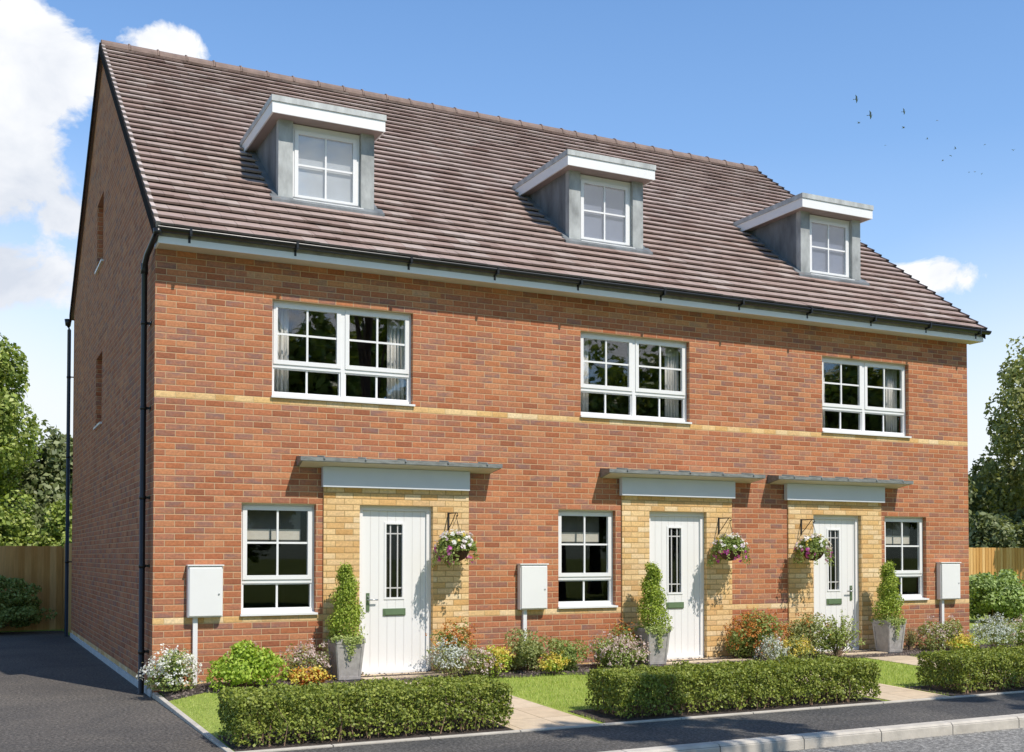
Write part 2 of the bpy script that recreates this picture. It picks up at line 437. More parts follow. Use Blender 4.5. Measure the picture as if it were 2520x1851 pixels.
# ------------------------------------------------------------------ the ground
def gz(y): return .12 + .029 * y          # front gardens fall towards the pavement
def gx(x, y): return gz(y) * (.38 + .62 * min(1, max(0, (x - .05) / .5)))
def sheet(name, x0, x1, y0, y1, z, mat, nx=1, ny=1, kind='structure'):
    b = MB(); zf = z if callable(z) else (lambda y: z)
    for i in range(nx):
        for j in range(ny):
            xa, xb = x0 + (x1 - x0) * i / nx, x0 + (x1 - x0) * (i + 1) / nx
            ya, yb = y0 + (y1 - y0) * j / ny, y0 + (y1 - y0) * (j + 1) / ny
            b.face([(xa, ya, zf(ya)), (xb, ya, zf(ya)), (xb, yb, zf(yb)), (xa, yb, zf(yb))])
    return tag(b.build(name, mat), kind=kind)
sheet('ground', -600, 600, -600, 600, -.16, M['lawn'])
b = MB(); b.box(-40, .0, -5.47, 12.9, -.3, 0); tag(b.build('driveway', M['asphalt']), kind='structure')
b = MB(); b.box(.0, 60, -5.47, -4.2, -.3, 0); tag(b.build('pavement', M['asphalt_walk']), kind='structure')
sheet('road', -60, 80, -12.5, -5.6, -.105, M['road'])
b = MB(); b.box(-60, 80, -15, -12.5, -.3, .0); tag(b.build('far_pavement', M['asphalt_walk']), kind='structure')
# front lawn as a gently sloping slab
b = MB()
for xa, xb in ((.05, .55), (.55, 60)):
    b.hexa([(xa, -4.14, -.3), (xb, -4.14, -.3), (xb, 0, -.3), (xa, 0, -.3)], [(xa, -4.14, gx(xa, -4.14)), (xb, -4.14, gx(xb, -4.14)), (xb, 0, gx(xb, 0)), (xa, 0, gx(xa, 0))])
tag(b.build('lawn', M['lawn']), kind='structure')
b = MB(); b.box(13.1, 60, 0, 40, -.3, gz(0)); b.box(-40, 13.1, 12.9, 40, -.3, .02); b.box(.02, 13.06, 10.74, 12.9, -.3, .05)
tag(b.build('garden_ground', M['lawn']), kind='structure')
# planting bed along the house
b = MB(); nx = 90
def bed_edge(x): return -.82 + .07 * math.sin(x * 2.1) + .05 * math.sin(x * 5.3 + 1)
for i in range(nx):
    xa, xb = .06 + 15.5 * i / nx, .06 + 15.5 * (i + 1) / nx
    ya, yb = bed_edge(xa), bed_edge(xb)
    b.face([(xa, ya, gx(xa, ya) + .004), (xb, yb, gx(xb, yb) + .004), (xb, -.28, gx(xb, -.28) + .035), (xa, -.28, gx(xa, -.28) + .035)])
    b.face([(xa, -.28, gx(xa, -.28) + .035), (xb, -.28, gx(xb, -.28) + .035), (xb, .0, gx(xb, 0) + .012), (xa, .0, gx(xa, 0) + .012)])
tag(b.build('planting_bed', M['soil']), kind='structure')
for a, c in ((.07, 2.61), (3.6, 7.2), (8.24, 12.7)):
    tag(sheet('planting_bed', a, c, -4.135, -3.32, lambda y: gz(y) + .006, M['soil']), kind='structure')
# small stones and bark chips on the bed
b = MB()
for i in range(2600):
    x = random.uniform(.1, 14.5); y = random.uniform(-.8, -.03); s = random.uniform(.006, .016); z = gx(x, y) + .02
    a = random.uniform(0, 3)
    b.hexa([(x + s * math.cos(a + k * 1.57) * 1.4, y + s * math.sin(a + k * 1.57), z) for k in range(4)], [(x + s * .6 * math.cos(a + k * 1.57), y + s * .6 * math.sin(a + k * 1.57), z + s * 1.2) for k in range(4)])
tag(b.build('bark_chips', plain('bark_chip', (.19, .15, .13), .95, .6, 40)), kind='stuff')
def path(x0, x1, y0, y1):
    b = MB(); d = .008
    b.hexa([(x0, y0, -.2), (x1, y0, -.2), (x1, y1, -.2), (x0, y1, -.2)], [(x0, y0, gz(y0) + d), (x1, y0, gz(y0) + d), (x1, y1, gz(y1) + d), (x0, y1, gz(y1) + d)])
    tag(b.build('garden_path', M['paving']), kind='structure')
path(2.62, 3.52, -4.14, -.5); path(7.28, 8.18, -4.14, -.5); path(10.05, 10.85, -4.14, -.5)
for xa, xb in ((2.36, 3.56), (6.68, 8.18), (9.66, 10.85)):
    b = MB(); b.box(xa, xb, -.52, -.028, -.1, .142); tag(b.build('door_step', M['paving']), kind='structure')
# concrete edging strip between lawn and pavement, unit by unit
b = MB(); x = -.02
while x < 30:
    b.box(x + .004, x + .881, -4.2, -4.142, -.2, .016); x += .885
tag(b.build('edging', M['concrete'], bevel=.006), kind='structure')
b = MB()
for i in range(5):
    y0, y1 = -4.14 + .9 * i * .915, -4.14 + .9 * (i + 1) * .915 - .006
    y1 = min(y1, -.02)
    b.hexa([(0.0, y0, -.1), (.055, y0, -.1), (.055, y1, -.1), (0.0, y1, -.1)], [(0.0, y0, gx(0, y0) + .012), (.055, y0, gx(0, y0) + .012), (.055, y1, gx(0, y1) + .012), (0.0, y1, gx(0, y1) + .012)])
tag(b.build('driveway_edging', M['concrete'], bevel=.006), kind='structure')
b = MB(); x = 1.1
while x < 40:
    b.extr_x([(-5.47, -.25), (-5.6, -.25), (-5.6, -.02), (-5.575, .008), (-5.47, .012)][::-1], x + .004, x + .911); x += .915
tag(b.build('kerb', M['concrete'], bevel=.004), kind='structure')
b = MB(); b.box(1.1, 40, -5.595, -5.475, -.25, -.012); tag(b.build('kerb_bed', plain('kerb_joint', (.06, .055, .05), .9)), kind='structure')
# grass blades
n = 52000
gx_ = rng.uniform(.1, 13.2, n); gy = rng.uniform(-4.1, -.78, n)
ok = ~((gy < -3.3) & (((gx_ > .1) & (gx_ < 2.6)) | ((gx_ > 3.6) & (gx_ < 7.2)) | (gx_ > 8.25)))
for a, c in ((2.58, 3.56), (7.24, 8.22), (10.0, 10.9)): ok &= ~((gx_ > a) & (gx_ < c))
gx_, gy = gx_[ok], gy[ok]; n = len(gx_)
hh = rng.uniform(.02, .05, n); ang = rng.uniform(0, 6.28, n); wd = .0035
z0 = (.12 + .029 * gy) * (.38 + .62 * np.clip((gx_ - .05) / .5, 0, 1)); dx, dy = np.cos(ang), np.sin(ang); lx, ly = rng.normal(0, .012, n), rng.normal(0, .012, n)
q = np.stack([np.stack([gx_ - dx * wd, gy - dy * wd, z0], 1), np.stack([gx_ + dx * wd, gy + dy * wd, z0], 1), np.stack([gx_ + lx, gy + ly, z0 + hh], 1)], 1).reshape(-1, 3)
me = bpy.data.meshes.new('grass'); me.vertices.add(3 * n); me.loops.add(3 * n); me.polygons.add(n)
me.vertices.foreach_set('co', q.ravel().astype('f')); me.loops.foreach_set('vertex_index', np.arange(3 * n, dtype='i'))
me.polygons.foreach_set('loop_start', np.arange(0, 3 * n, 3, dtype='i'))
at = me.attributes.new('rnd', 'FLOAT', 'POINT'); at.data.foreach_set('value', np.repeat(rng.uniform(0, 1, n), 3).astype('f'))
me.materials.append(M['grass']); me.update(calc_edges=True)
tag(link('grass', me), kind='stuff')

# ------------------------------------------------------------------ the terrace
DEP = 10.73; WID = 13.06
EY, EZ = -.33, 5.335; RY, RZ = 5.70, 9.865; BY, BZ = 11.02, 6.46       # eave, ridge, rear eave
SL = (RZ - EZ) / (RY - EY)
def roof_z(y): return EZ + SL * (y - EY) if y <= RY else RZ + (BZ - RZ) * (y - RY) / (BY - RY)

def wall_front(b, x0, x1, z0, z1, holes, y=0.0, rev=.085, mi=0):
    xs = sorted({x0, x1, *[h[0] for h in holes], *[h[1] for h in holes]}); zs = sorted({z0, z1, *[h[2] for h in holes], *[h[3] for h in holes]})
    for i in range(len(xs) - 1):
        for j in range(len(zs) - 1):
            cx, cz = (xs[i] + xs[i + 1]) / 2, (zs[j] + zs[j + 1]) / 2
            if any(h[0] < cx < h[1] and h[2] < cz < h[3] for h in holes): continue
            b.face([(xs[i], y, zs[j]), (xs[i + 1], y, zs[j]), (xs[i + 1], y, zs[j + 1]), (xs[i], y, zs[j + 1])], mi)
    for a, c, d, e in holes:
        r = y + rev + (0 if y == 0 else -y)
        b.face([(a, y, d), (a, y, e), (a, r, e), (a, r, d)], mi); b.face([(c, y, d), (c, r, d), (c, r, e), (c, y, e)], mi)
        b.face([(a, y, e), (c, y, e), (c, r, e), (a, r, e)], mi); b.face([(a, y, d), (a, r, d), (c, r, d), (c, y, d)], mi)

def rect_frame(b, x0, x1, z0, z1, y0, y1, l, r, bt, tp):
    b.box(x0, x0 + l, y0, y1, z0, z1); b.box(x1 - r, x1, y0, y1, z0, z1)
    b.box(x0 + l, x1 - r, y0, y1, z0, z0 + bt); b.box(x0 + l, x1 - r, y0, y1, z1 - tp, z1)

def casement(b, bars, panes, x0, x1, z0, z1, y, w, vbars=1, hbars=0):
    """an opening sash of frame width w with its bars and glass"""
    rect_frame(b, x0, x1, z0, z1, y, y + .05, w, w, w, w)
    ax, bx, az, bz = x0 + w, x1 - w, z0 + w, z1 - w
    t = .012
    for k in range(vbars):
        c = ax + (bx - ax) * (k + 1) / (vbars + 1); bars.box(c - t, c + t, y + .012, y + .032, az, bz)
    for k in range(hbars):
        c = az + (bz - az) * (k + 1) / (hbars + 1); bars.box(ax, bx, y + .014, y + .030, c - t, c + t)
    panes.box(ax - .004, bx + .004, y + .021, y + .024, az - .004, bz + .004)

def window(parent, X, W, Z0, Z1, two, ztr, y=.075):
    fr, bars, pan = MB(), MB(), MB()
    e = .028
    x0, x1, z0, z1 = X, X + W, Z0 + .03, Z1
    rect_frame(fr, x0, x1, z0, z1, y, y + .07, e, e, e + .015, e)
    mids = [(x0 + e, x1 - e)]
    if two:
        mx = (x0 + x1) / 2; fr.box(mx - .026, mx + .026, y - .002, y + .07, z0 + e + .015, z1 - e); mids = [(x0 + e, mx - .026), (mx + .026, x1 - e)]
    for a, c in mids:
        fr.box(a, c, y + .001, y + .07, ztr - .022, ztr + .022)
        casement(fr, bars, pan, a + .002, c - .002, ztr + .022, z1 - e - .002, y - .012, .052, 1, 1)
        casement(fr, bars, pan, a + .002, c - .002, z0 + e + .017, ztr - .022, y + .012, .016, 1, 0)
    w = fr.build('window', M['upvc'], parent)
    bars.build('glazing_bars', M['upvc'], w); pan.build('pane', M['glass_up' if two else 'glass'], w)
    s = MB(); s.extr_x([(.08, Z0 + .002), (-.035, Z0 + .002), (-.035, Z0 + .026), (.08, Z0 + .038)][::-1], X + .003, X + W - .003)
    s.box(X - .012, X + .003, -.034, -.003, Z0 + .002, Z0 + .027); s.box(X + W - .003, X + W + .02, -.034, -.003, Z0 + .002, Z0 + .027)
    s.build('sill', M['upvc'], w)
    return w

def curtain(x0, x1, z0, z1, y, label):
    b = MB(); n = 42; L = []
    for i in range(n + 1):
        f = i / n; L.append((x0 + (x1 - x0) * f, y + .022 * math.sin(f * 27) + .008 * math.sin(f * 61)))
    for (xa, ya), (xb, yb) in zip(L, L[1:]):
        b.face([(xa, ya, z0), (xb, yb, z0), (xb, yb, z1), (xa, ya, z1)], 0, True)
    o = b.build('curtain', M['curtain']); tag(o, label, 'curtain', 'curtains in the upper windows')
    md = o.modifiers.new('thick', 'SOLIDIFY'); md.thickness = .004
    return o

def roof_rows(b, x0, x1, skip):
    """stepped courses of tiles on the front slope; skip(y) gives x spans cut out by a dormer"""
    ln = math.hypot(RY - EY, RZ - EZ); n = 33
    ny, nz = -(RZ - EZ) / ln, (RY - EY) / ln          # outward normal of the slope
    ty, tz = (RY - EY) / ln, (RZ - EZ) / ln
    th = .057; lip = .031; b.uv = []
    def pt(x, s, h): return (x, EY + ty * s + ny * h, EZ + tz * s + nz * h)
    for k in range(n):
        s0 = k * GAUGE; s1 = min(s0 + GAUGE + .05, ln); vv = (k + .0) * GAUGE
        ym = EY + ty * (s0 + GAUGE / 2)
        spans = [(x0, x1)]
        cut = skip(ym)
        if cut: spans = [(x0, cut[0]), (cut[1], x1)]
        for a, c in spans:
            m = max(1, int((c - a) / .3)); w = (c - a) / m
            for i in range(m):
                xa, xb = a + w * i, a + w * (i + 1)
                j = random.uniform(-.003, .003); j2 = random.uniform(-.004, .004)
                A, B_, C_, D = pt(xa, s0 + j2, th + j), pt(xb, s0 + j2, th + j), pt(xb, s1, .004), pt(xa, s1, .004)
                E_, F_ = pt(xb, s0 + j2, lip + j), pt(xa, s0 + j2, lip + j); G_, H_ = pt(xb, s1, -.012), pt(xa, s1, -.012)
                b.face([A, B_, C_, D]); b.uv += [(xa, vv), (xb, vv), (xb, vv + GAUGE * .999), (xa, vv + GAUGE * .999)]
                b.face([F_, E_, B_, A]); b.uv += [(xa, vv + .02), (xb, vv + .02), (xb, vv + .05), (xa, vv + .05)]
                b.face([H_, G_, E_, F_]); b.uv += [(xa, vv + .02), (xb, vv + .02), (xb, vv + .05), (xa, vv + .05)]
                if i == 0: b.face([pt(xa, s1, -.012), F_, A, D]); b.uv += [(xa, vv + .03)] * 4
                if i == m - 1: b.face([E_, pt(xb, s1, -.012), C_, B_]); b.uv += [(xb, vv + .03)] * 4
    # boards under the tiles and the plain rear slope
    nf = len(b.f)
    lo = -.03
    b.face([pt(x0, 0, lo), pt(x0, ln, lo), pt(x1, ln, lo), pt(x1, 0, lo)])
    b.face([(x0, RY, RZ), (x1, RY, RZ), (x1, BY, BZ), (x0, BY, BZ)])
    b.face([(x0, RY, RZ - .06), (x0, BY, BZ - .06), (x1, BY, BZ - .06), (x1, RY, RZ - .06)])
    for _ in range(3): b.uv += [(0, 0), (1, 0), (1, 1), (0, 1)]

def dormer(parent, X0, X1, tone, panel_lab):
    YF = .79; zt = 7.245; zb = 6.1
    b = MB()
    # side cheeks
    fx0, fx1, fy = X0 - .13, X1 + .085, YF - .2
    b.box(fx0 - .012, fx1 + .012, fy - .014, 2.5, 7.386, 7.462); d = b.build('dormer', M['lead_pale'], parent)
    for xa, xb in ((X0 + .012, X0 + .06), (X1 - .06, X1 - .012)):
        p = MB(); p.extr_x([(YF + .05, roof_z(YF + .05) - .1), (YF + .05, zt), (2.22, zt), (2.22, zt - .1)], xa, xb); p.build('cheek', M['lead'], d)
    for xa, xb in ((X0, X0 + .19), (X1 - .18, X1)):
        p = MB(); p.box(xa, xb, YF, YF + .11, zb, zt); p.build('corner_post', M['lead_post'], d)
    a = MB(); a.box(X0 + .19, X1 - .18, YF + .04, YF + .12, zb - .1, 6.17); a.build('apron', M['lead'], d); a = MB()
    # flashings dressed over the tiles
    def on(y, h=.05): return (y, roof_z(y) + h)
    y0, y1 = YF - .085, YF + .04
    a.hexa([(X0 - .1, *on(y0, .03)), (X1 + .12, *on(y0, .03)), (X1 + .12, *on(y1, .03)), (X0 - .1, *on(y1, .03))], [(X0 - .1, *on(y0, .066)), (X1 + .12, *on(y0, .066)), (X1 + .12, *on(y1, .07)), (X0 - .1, *on(y1, .07))])
    a.build('flashing', M['lead'], d)
    for xa, xb in ((X0 - .06, X0 + .012), (X1 - .012, X1 + .06)):
        a = MB(); a.hexa([(xa, *on(y1, .03)), (xb, *on(y1, .03)), (xb, *on(2.2, .03)), (xa, *on(2.2, .03))], [(xa, *on(y1, .064)), (xb, *on(y1, .078)), (xb, *on(2.2, .078)), (xa, *on(2.2, .064))])
        a.build('flashing', M['lead'], d)
    # flat roof: soffit, white fascia, lead edge
    s = MB(); s.box(fx0 + .022, fx1 - .022, fy + .022, 2.3, zt, zt + .03); s.build('soffit', M['brown_soffit'], d)
    f = MB(); f.box(fx0, fx1, fy, fy + .02, zt - .004, 7.385); f.box(fx0, fx0 + .02, fy + .02, 2.36, zt - .003, 7.385); f.box(fx1 - .02, fx1, fy + .02, 2.36, zt - .003, 7.385)
    f.build('fascia', M['white_board'], d)
    # window
    x0, x1, z0, z1, y = X0 + .195, X1 - .185, 6.232, 7.235, YF + .06
    fr, bars, pan = MB(), MB(), MB()
    rect_frame(fr, x0, x1, z0, z1, y, y + .07, .03, .04, .03, .075)
    casement(fr, bars, pan, x0 + .03, x1 - .042, z0 + .03, z1 - .075, y - .012, .05, 1, 1)
    w = fr.build('window_frame', M['upvc'], d); bars.build('glazing_bars', M['upvc'], d); pan.build('pane', M['glass_dormer'], d)
    s = MB(); s.box(x0 - .004, x1 + .03, YF - .03, y + .03, 6.192, 6.232); s.build('sill', M['upvc'], d)
    bl = MB(); bl.box(x0 + .03, x1 - .03, y + .045, y + .049, z0 + .02, z1 - .02)
    o = bl.build('sky_reflection_panel', plain('painted_light_cloth', tone, .9, .12, 2.2))  # panel behind the pane, its tone painting in reflected sky
    tag(o, panel_lab, 'blind')
    # dark loft lining behind the window
    r = MB(); r.box(X0 + .07, X1 - .07, y + .3, y + .33, 6.0, zt - .01); r.build('lining', M['interior'], d)
    return d

def gutter(parent, x0, x1, xs, end):
    b = MB(); n = 10; yc, zc, ro, ri = -.335, 5.335, .058, .053
    prof = [(yc - ro * math.cos(math.pi * k / n), zc - ro * math.sin(math.pi * k / n)) for k in range(n + 1)]
    prof += [(yc + ri * math.cos(math.pi * k / n), zc - ri * math.sin(math.pi * k / n)) for k in range(n + 1)]
    m = len(prof); base = len(b.v)
    for x in (x0, x1): b.v += [(x, y, z) for y, z in prof]
    for i in range(m):
        j = (i + 1) % m; b.f.append((base + i, base + j, base + m + j, base + m + i)); b.mi.append(0); b.sm.append(True)
    if end:
        half = [(end, y, z) for y, z in prof[:n + 1]]; b.face(half)
    g = b.build('gutter', M['black'], parent)
    for x in xs:
        k = MB(); k.box(x - .014, x + .014, -.40, -.388, 5.27, 5.35); k.box(x - .014, x + .014, -.395, -.27, 5.258, 5.274); k.box(x - .014, x + .014, -.288, -.272, 5.2, 5.262)
        k.build('gutter_bracket', M['black'], g)

def door(parent, X0, X1, flip):
    Z0, Z1 = .145, 2.25; y = .045
    f = MB(); rect_frame(f, X0, X1, Z0, Z1, y, y + .07, .062, .062, .001, .062); f.box(X0 + .062, X1 - .062, y - .06, y + .07, Z0 - .006, Z0 + .03)
    fr = f.build('door_frame', M['upvc'], parent)
    a, c = X0 + .064, X1 - .064; cx = (a + c) / 2 + .0
    gx0, gx1, gz0, gz1 = cx - .11, cx + .11, 1.09, 2.02
    l = MB(); yd = y + .028
    wall_front(l, a, c, Z0 + .03, Z1 - .064, [(gx0, gx1, gz0, gz1)], yd, .03)
    # rebuilt with thickness: four rails round the glass
    l = MB()
    l.box(a, gx0, yd, yd + .045, Z0 + .03, Z1 - .064); l.box(gx1, c, yd, yd + .045, Z0 + .03, Z1 - .064)
    l.box(gx0, gx1, yd, yd + .045, Z0 + .03, gz0); l.box(gx0, gx1, yd, yd + .045, gz1, Z1 - .064)
    d = l.build('door', M['door'], parent)
    t = MB(); rect_frame(t, gx0 - .025, gx1 + .025, gz0 - .025, gz1 + .025, yd - .009, yd - .001, .027, .027, .027, .027); t.build('glass_trim', M['upvc'], d)
    g = MB(); g.box(gx0, gx1, yd + .02, yd + .024, gz0, gz1); g.build('pane', M['glass'], d)
    k = MB()
    for x in (gx0 + .062, gx1 - .062): k.box(x - .008, x + .008, yd + .008, yd + .019, gz0, gz1)
    for z in (gz0 + .12, gz1 - .12): k.box(gx0, gx1, yd + .010, yd + .017, z - .008, z + .008)
    k.build('lead_bars', plain('lead_came', (.55, .54, .53), .5, .05), d)
    p = MB(); p.box(cx - .15, cx + .15, yd - .012, yd, .86, .95); lp = p.build('letter_plate', M['sage'], d)
    p = MB(); p.box(cx - .125, cx + .125, yd - .019, yd - .012, .872, .936); p.box(cx - .125, cx + .125, yd - .022, yd - .019, .872, .884)
    p.build('flap', plain('flap', (.17, .25, .14), .35, .05, 10, 0, .3), lp)
    hx = c - .075 if flip else a + .075; s = -1 if flip else 1
    p = MB(); p.box(hx - .021, hx + .021, yd - .012, yd, .92, 1.15); h = p.build('handle', M['sage'], d)
    p = MB(); p.tube([(hx, yd - .012, 1.065), (hx, yd - .05, 1.065)], .009, 8); p.tube([(hx, yd - .05, 1.065), (hx + s * .12, yd - .05, 1.065)], .009, 8); p.tube([(hx, yd - .012, 1.105), (hx, yd - .03, 1.105)], .011, 10)
    p.build('lever', M['steel'], h)
    r = MB(); r.box(X0 - .1, X1 + .1, .35, .38, 0, 2.4); r.build('hall_lining', M['interior'], parent)

def canopy(parent, x0, x1, bx0, bx1):
    b = MB()
    # wedge: thick at the wall, thin flared front edge
    P = [(x0, -.001, 2.705), (x1, -.001, 2.705), (x1 + .035, -.3, 2.758), (x0 - .03, -.3, 2.758)]
    T = [(x0, -.001, 2.835), (x1, -.001, 2.835), (x1 + .035, -.3, 2.808), (x0 - .03, -.3, 2.808)]
    b.hexa(P, T)
    c = b.build('porch_canopy', M['grp'], parent)
    e = .03
    u = MB(); u.hexa([(x0 + e, -.012, 2.700), (x1 - e, -.012, 2.700), (x1 - e + .03, -.285, 2.7485), (x0 + e - .03, -.285, 2.7485)], [(x0 + e, -.012, 2.706), (x1 - e, -.012, 2.706), (x1 - e + .03, -.285, 2.7545), (x0 + e - .03, -.285, 2.7545)])
    u.build('underside', M['grp_under'], c)
    for f in (.1, .3, .5, .72, .93):
        r = MB(); x = x0 + (x1 - x0) * f; r.tube([(x, -.02, 2.838), (x, -.296, 2.811), (x, -.306, 2.782)], .011, 6); r.build('lead_roll', M['lead'], c)
    f = MB(); f.box(bx0, bx1, -.10, -.021, 2.46, 2.712); f.build('fascia_box', M['grey_panel'], c, bevel=.004)

XB = [0, 4.353, 8.707, WID]
HOUSES = [
 dict(uw=1.36, gw=(1.005, .905), pan=(2.0, 3.94), door=(2.46, 3.44), can=(1.665, 4.262, 1.97, 3.925), dor=(1.62, 2.91), br=[.33, 1.56, 3.0, 4.19],
      label='left end brick house of the terrace, with the gable wall beside the driveway'),
 dict(uw=5.63, gw=(5.28, .905), pan=(6.28, 8.17), door=(6.73, 7.715), can=(5.94, 8.54, 6.235, 8.18), dor=(5.885, 7.156), br=[5.43, 6.76, 8.12],
      label='middle brick house of the terrace, between its two joined neighbours'),
 dict(uw=9.925, gw=(11.19, .905), pan=(9.225, 11.1), door=(9.71, 10.68), can=(8.85, 11.48, 9.145, 11.11), dor=(10.187, 11.466), br=[9.39, 10.66, 11.83, 12.95],
      label='right end brick house of the terrace, its ground floor window right of the door'),
]
ORD = ['left', 'middle', 'right']
for hi, H in enumerate(HOUSES):
    xa, xb = XB[hi], XB[hi + 1]
    root = thing('terraced_house', (xa, 0, 0), H['label'], 'house', 'houses of the brick terrace')
    UZ = (3.525, 4.725); GZ = (.9, 2.25)
    hole = [(H['uw'], H['uw'] + 1.81, *UZ), (H['gw'][0], H['gw'][0] + H['gw'][1], *GZ), (H['door'][0] - .03, H['door'][1] + .03, .0, 2.28)]
    b = MB(); wall_front(b, xa, xb, -.2, 5.56, hole)
    ys = [0, 5.5, RY, 6.42, DEP]; top = lambda y: roof_z(y) - .055
    def gable(x, blind, flip):
        for i in range(4):
            a, c = ys[i], ys[i + 1]
            segs = [(-.2, None)]
            if blind and i in (1, 2): segs = [(-.2, 3.74), (4.88, 6.34), (7.45, None)]
            for lo, hi_ in segs:
                q = [(x, c, lo), (x, a, lo), (x, a, top(a) if hi_ is None else hi_), (x, c, top(c) if hi_ is None else hi_)]
                b.face(q if not flip else q[::-1])
        if blind:
            for lo, hi_ in ((3.74, 4.88), (6.34, 7.45)):
                a, c, d = 5.5, 6.42, x + .085
                b.face([(d, c, lo), (d, a, lo), (d, a, hi_), (d, c, hi_)])
                b.face([(x, c, lo), (d, c, lo), (d, c, hi_), (x, c, hi_)]); b.face([(x, a, lo), (x, a, hi_), (d, a, hi_), (d, a, lo)])
                b.face([(x, a, hi_), (x, c, hi_), (d, c, hi_), (d, a, hi_)]); b.face([(x, a, lo), (d, a, lo), (d, c, lo), (x, c, lo)])
    if hi == 0: gable(0, True, False)
    if hi == 2: gable(WID, False, True)
    if hi > 0: gable(xa + .004, False, False)
    if hi < 2: gable(xb - .004, False, True)
    b.face([(xa, DEP, -.2), (xa, DEP, top(DEP)), (xb, DEP, top(DEP)), (xb, DEP, -.2)])
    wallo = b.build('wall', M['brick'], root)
    if hi == 0:
        for z in (3.74, 6.34):
            s = MB(); s.box(-.035, .084, 5.47, 6.45, z - .028, z + .004); s.build('blind_window_sill', M['upvc'], wallo)
        s = MB(); s.box(-.018, .0, -.0, DEP, -.2, .085); s.build('plinth', M['plinth'], wallo)
    # projecting yellow brick surround of the door
    p = MB(); px0, px1 = H['pan']; wall_front(p, px0, px1, -.2, 2.53, [(H['door'][0], H['door'][1], -.2, 2.25)], -.025, .07)
    p.face([(px0, 0, -.2), (px0, -.025, -.2), (px0, -.025, 2.53), (px0, 0, 2.53)]); p.face([(px1, -.025, -.2), (px1, 0, -.2), (px1, 0, 2.53), (px1, -.025, 2.53)])
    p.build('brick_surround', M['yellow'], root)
    window(root, H['uw'], 1.81, *UZ, True, 3.93)
    window(root, H['gw'][0], H['gw'][1], *GZ, False, 1.31)
    door(root, H['door'][0], H['door'][1], hi == 2)
    canopy(root, *H['can'])
    # interior lining: floors, partitions
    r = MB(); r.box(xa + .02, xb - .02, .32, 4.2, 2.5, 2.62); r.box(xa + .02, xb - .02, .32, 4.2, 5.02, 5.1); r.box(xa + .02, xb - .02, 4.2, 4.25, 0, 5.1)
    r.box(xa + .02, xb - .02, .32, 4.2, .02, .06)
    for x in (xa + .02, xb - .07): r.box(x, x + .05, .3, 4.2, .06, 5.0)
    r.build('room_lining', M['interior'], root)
    X = H['uw']; nm = ORD[hi]
    curtain(X + .02, X + .265, 3.45, 4.74, .24, f'pale grey curtain at the left edge of the {nm} upstairs window')
    curtain(X + 1.55, X + 1.79, 3.45, 4.74, .24, f'pale grey curtain at the right edge of the {nm} upstairs window')
    X = H['gw'][0]
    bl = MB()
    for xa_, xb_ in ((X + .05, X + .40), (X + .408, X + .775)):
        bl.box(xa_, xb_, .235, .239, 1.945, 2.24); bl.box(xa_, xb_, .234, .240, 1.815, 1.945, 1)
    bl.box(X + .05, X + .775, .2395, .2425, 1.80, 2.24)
    tag(bl.build('roller_blind', [M['painted_light_cloth'], M['blind']]), f'blind with painted shade above a painted sunlit band behind the {["left", "middle", "right"][hi]} ground floor window', 'blind', 'blinds in the ground floor windows')
    # roof
    rx0 = xa - (.05 if hi == 0 else 0); rx1 = xb + (.05 if hi == 2 else 0)
    dx = H['dor']
    rb = MB(); roof_rows(rb, rx0, rx1, lambda y: (dx[0] + .02, dx[1] - .02) if .80 < y < 2.3 else None)
    ro = rb.build('roof', M['tile'], root)
    g = MB(); x = rx0
    while x < rx1 - .02:
        x2 = min(x + .45, rx1)
        arc = [(RY + .135 * math.cos(math.pi * k / 8), RZ - .04 + .125 * math.sin(math.pi * k / 8)) for k in range(9)]
        g.extr_x(arc + [(RY - .12, RZ - .07), (RY + .12, RZ - .07)], x + .004, x2 - .004)
        arc2 = [(RY + .147 * math.cos(math.pi * k / 8), RZ - .04 + .143 * math.sin(math.pi * k / 8)) for k in range(9)]
        g.extr_x(arc2, x2 - .03, x2 - .005); x = x2
    g.build('ridge_tiles', M['ridge'], ro)
    if hi in (0, 2):
        ln = math.hypot(RY - EY, RZ - EZ); ty, tz = (RY - EY) / ln, (RZ - EZ) / ln; ny, nz = -tz, ty
        vd = MB(); vp = MB()
        xv = -.068 if hi == 0 else WID + .05
        for (a, c) in (((EY, EZ), (RY, RZ)), ((RY, RZ), (BY, BZ))):
            vd.extr_x([(a[0], a[1] - .13), (c[0], c[1] - .13), (c[0], c[1] + .045), (a[0], a[1] + .045)], xv, xv + .018)
        for k in range(33):
            s0 = k * GAUGE - .004; s1 = s0 + GAUGE - .03
            def pt(x, s, h): return (x, EY + ty * s + ny * h, EZ + tz * s + nz * h)
            xx0, xx1 = (-.049, .0) if hi == 0 else (WID + .012, WID + .074)
            vp.hexa([pt(xx0, s0, -.01), pt(xx1, s0, -.01), pt(xx1, s1, -.02), pt(xx0, s1, -.02)], [pt(xx0, s0, .066), pt(xx1, s0, .066), pt(xx1, s1, .036), pt(xx0, s1, .036)])
        vd.build('verge_board', M['verge_black'], ro); vp.build('verge', M['verge'] if hi == 0 else M['verge_dark'], ro)
    dormer(root, *dx, [(.49, .515, .555), (.20, .225, .31), (.185, .21, .30)][hi], f'{["pale grey", "blue grey", "dusky blue grey"][hi]} panel with painted sky reflection inside the {nm} dormer window')
    # eaves
    s = MB(); fx0 = xa + (.008 if hi == 0 else 0); fx1 = xb + (.05 if hi == 2 else 0)
    s.box(fx0, fx1, -.268, -.001, 5.172, 5.19); s.build('eaves_soffit', M['soffit'], root)
    u = MB(); u.box(fx0, fx1, -.278, -.262, 5.242, 5.335); u.build('gutter_shade_strip', M['gutter_shade_strip'], root)  # added strip, coloured as the dark shadow gap under the gutter
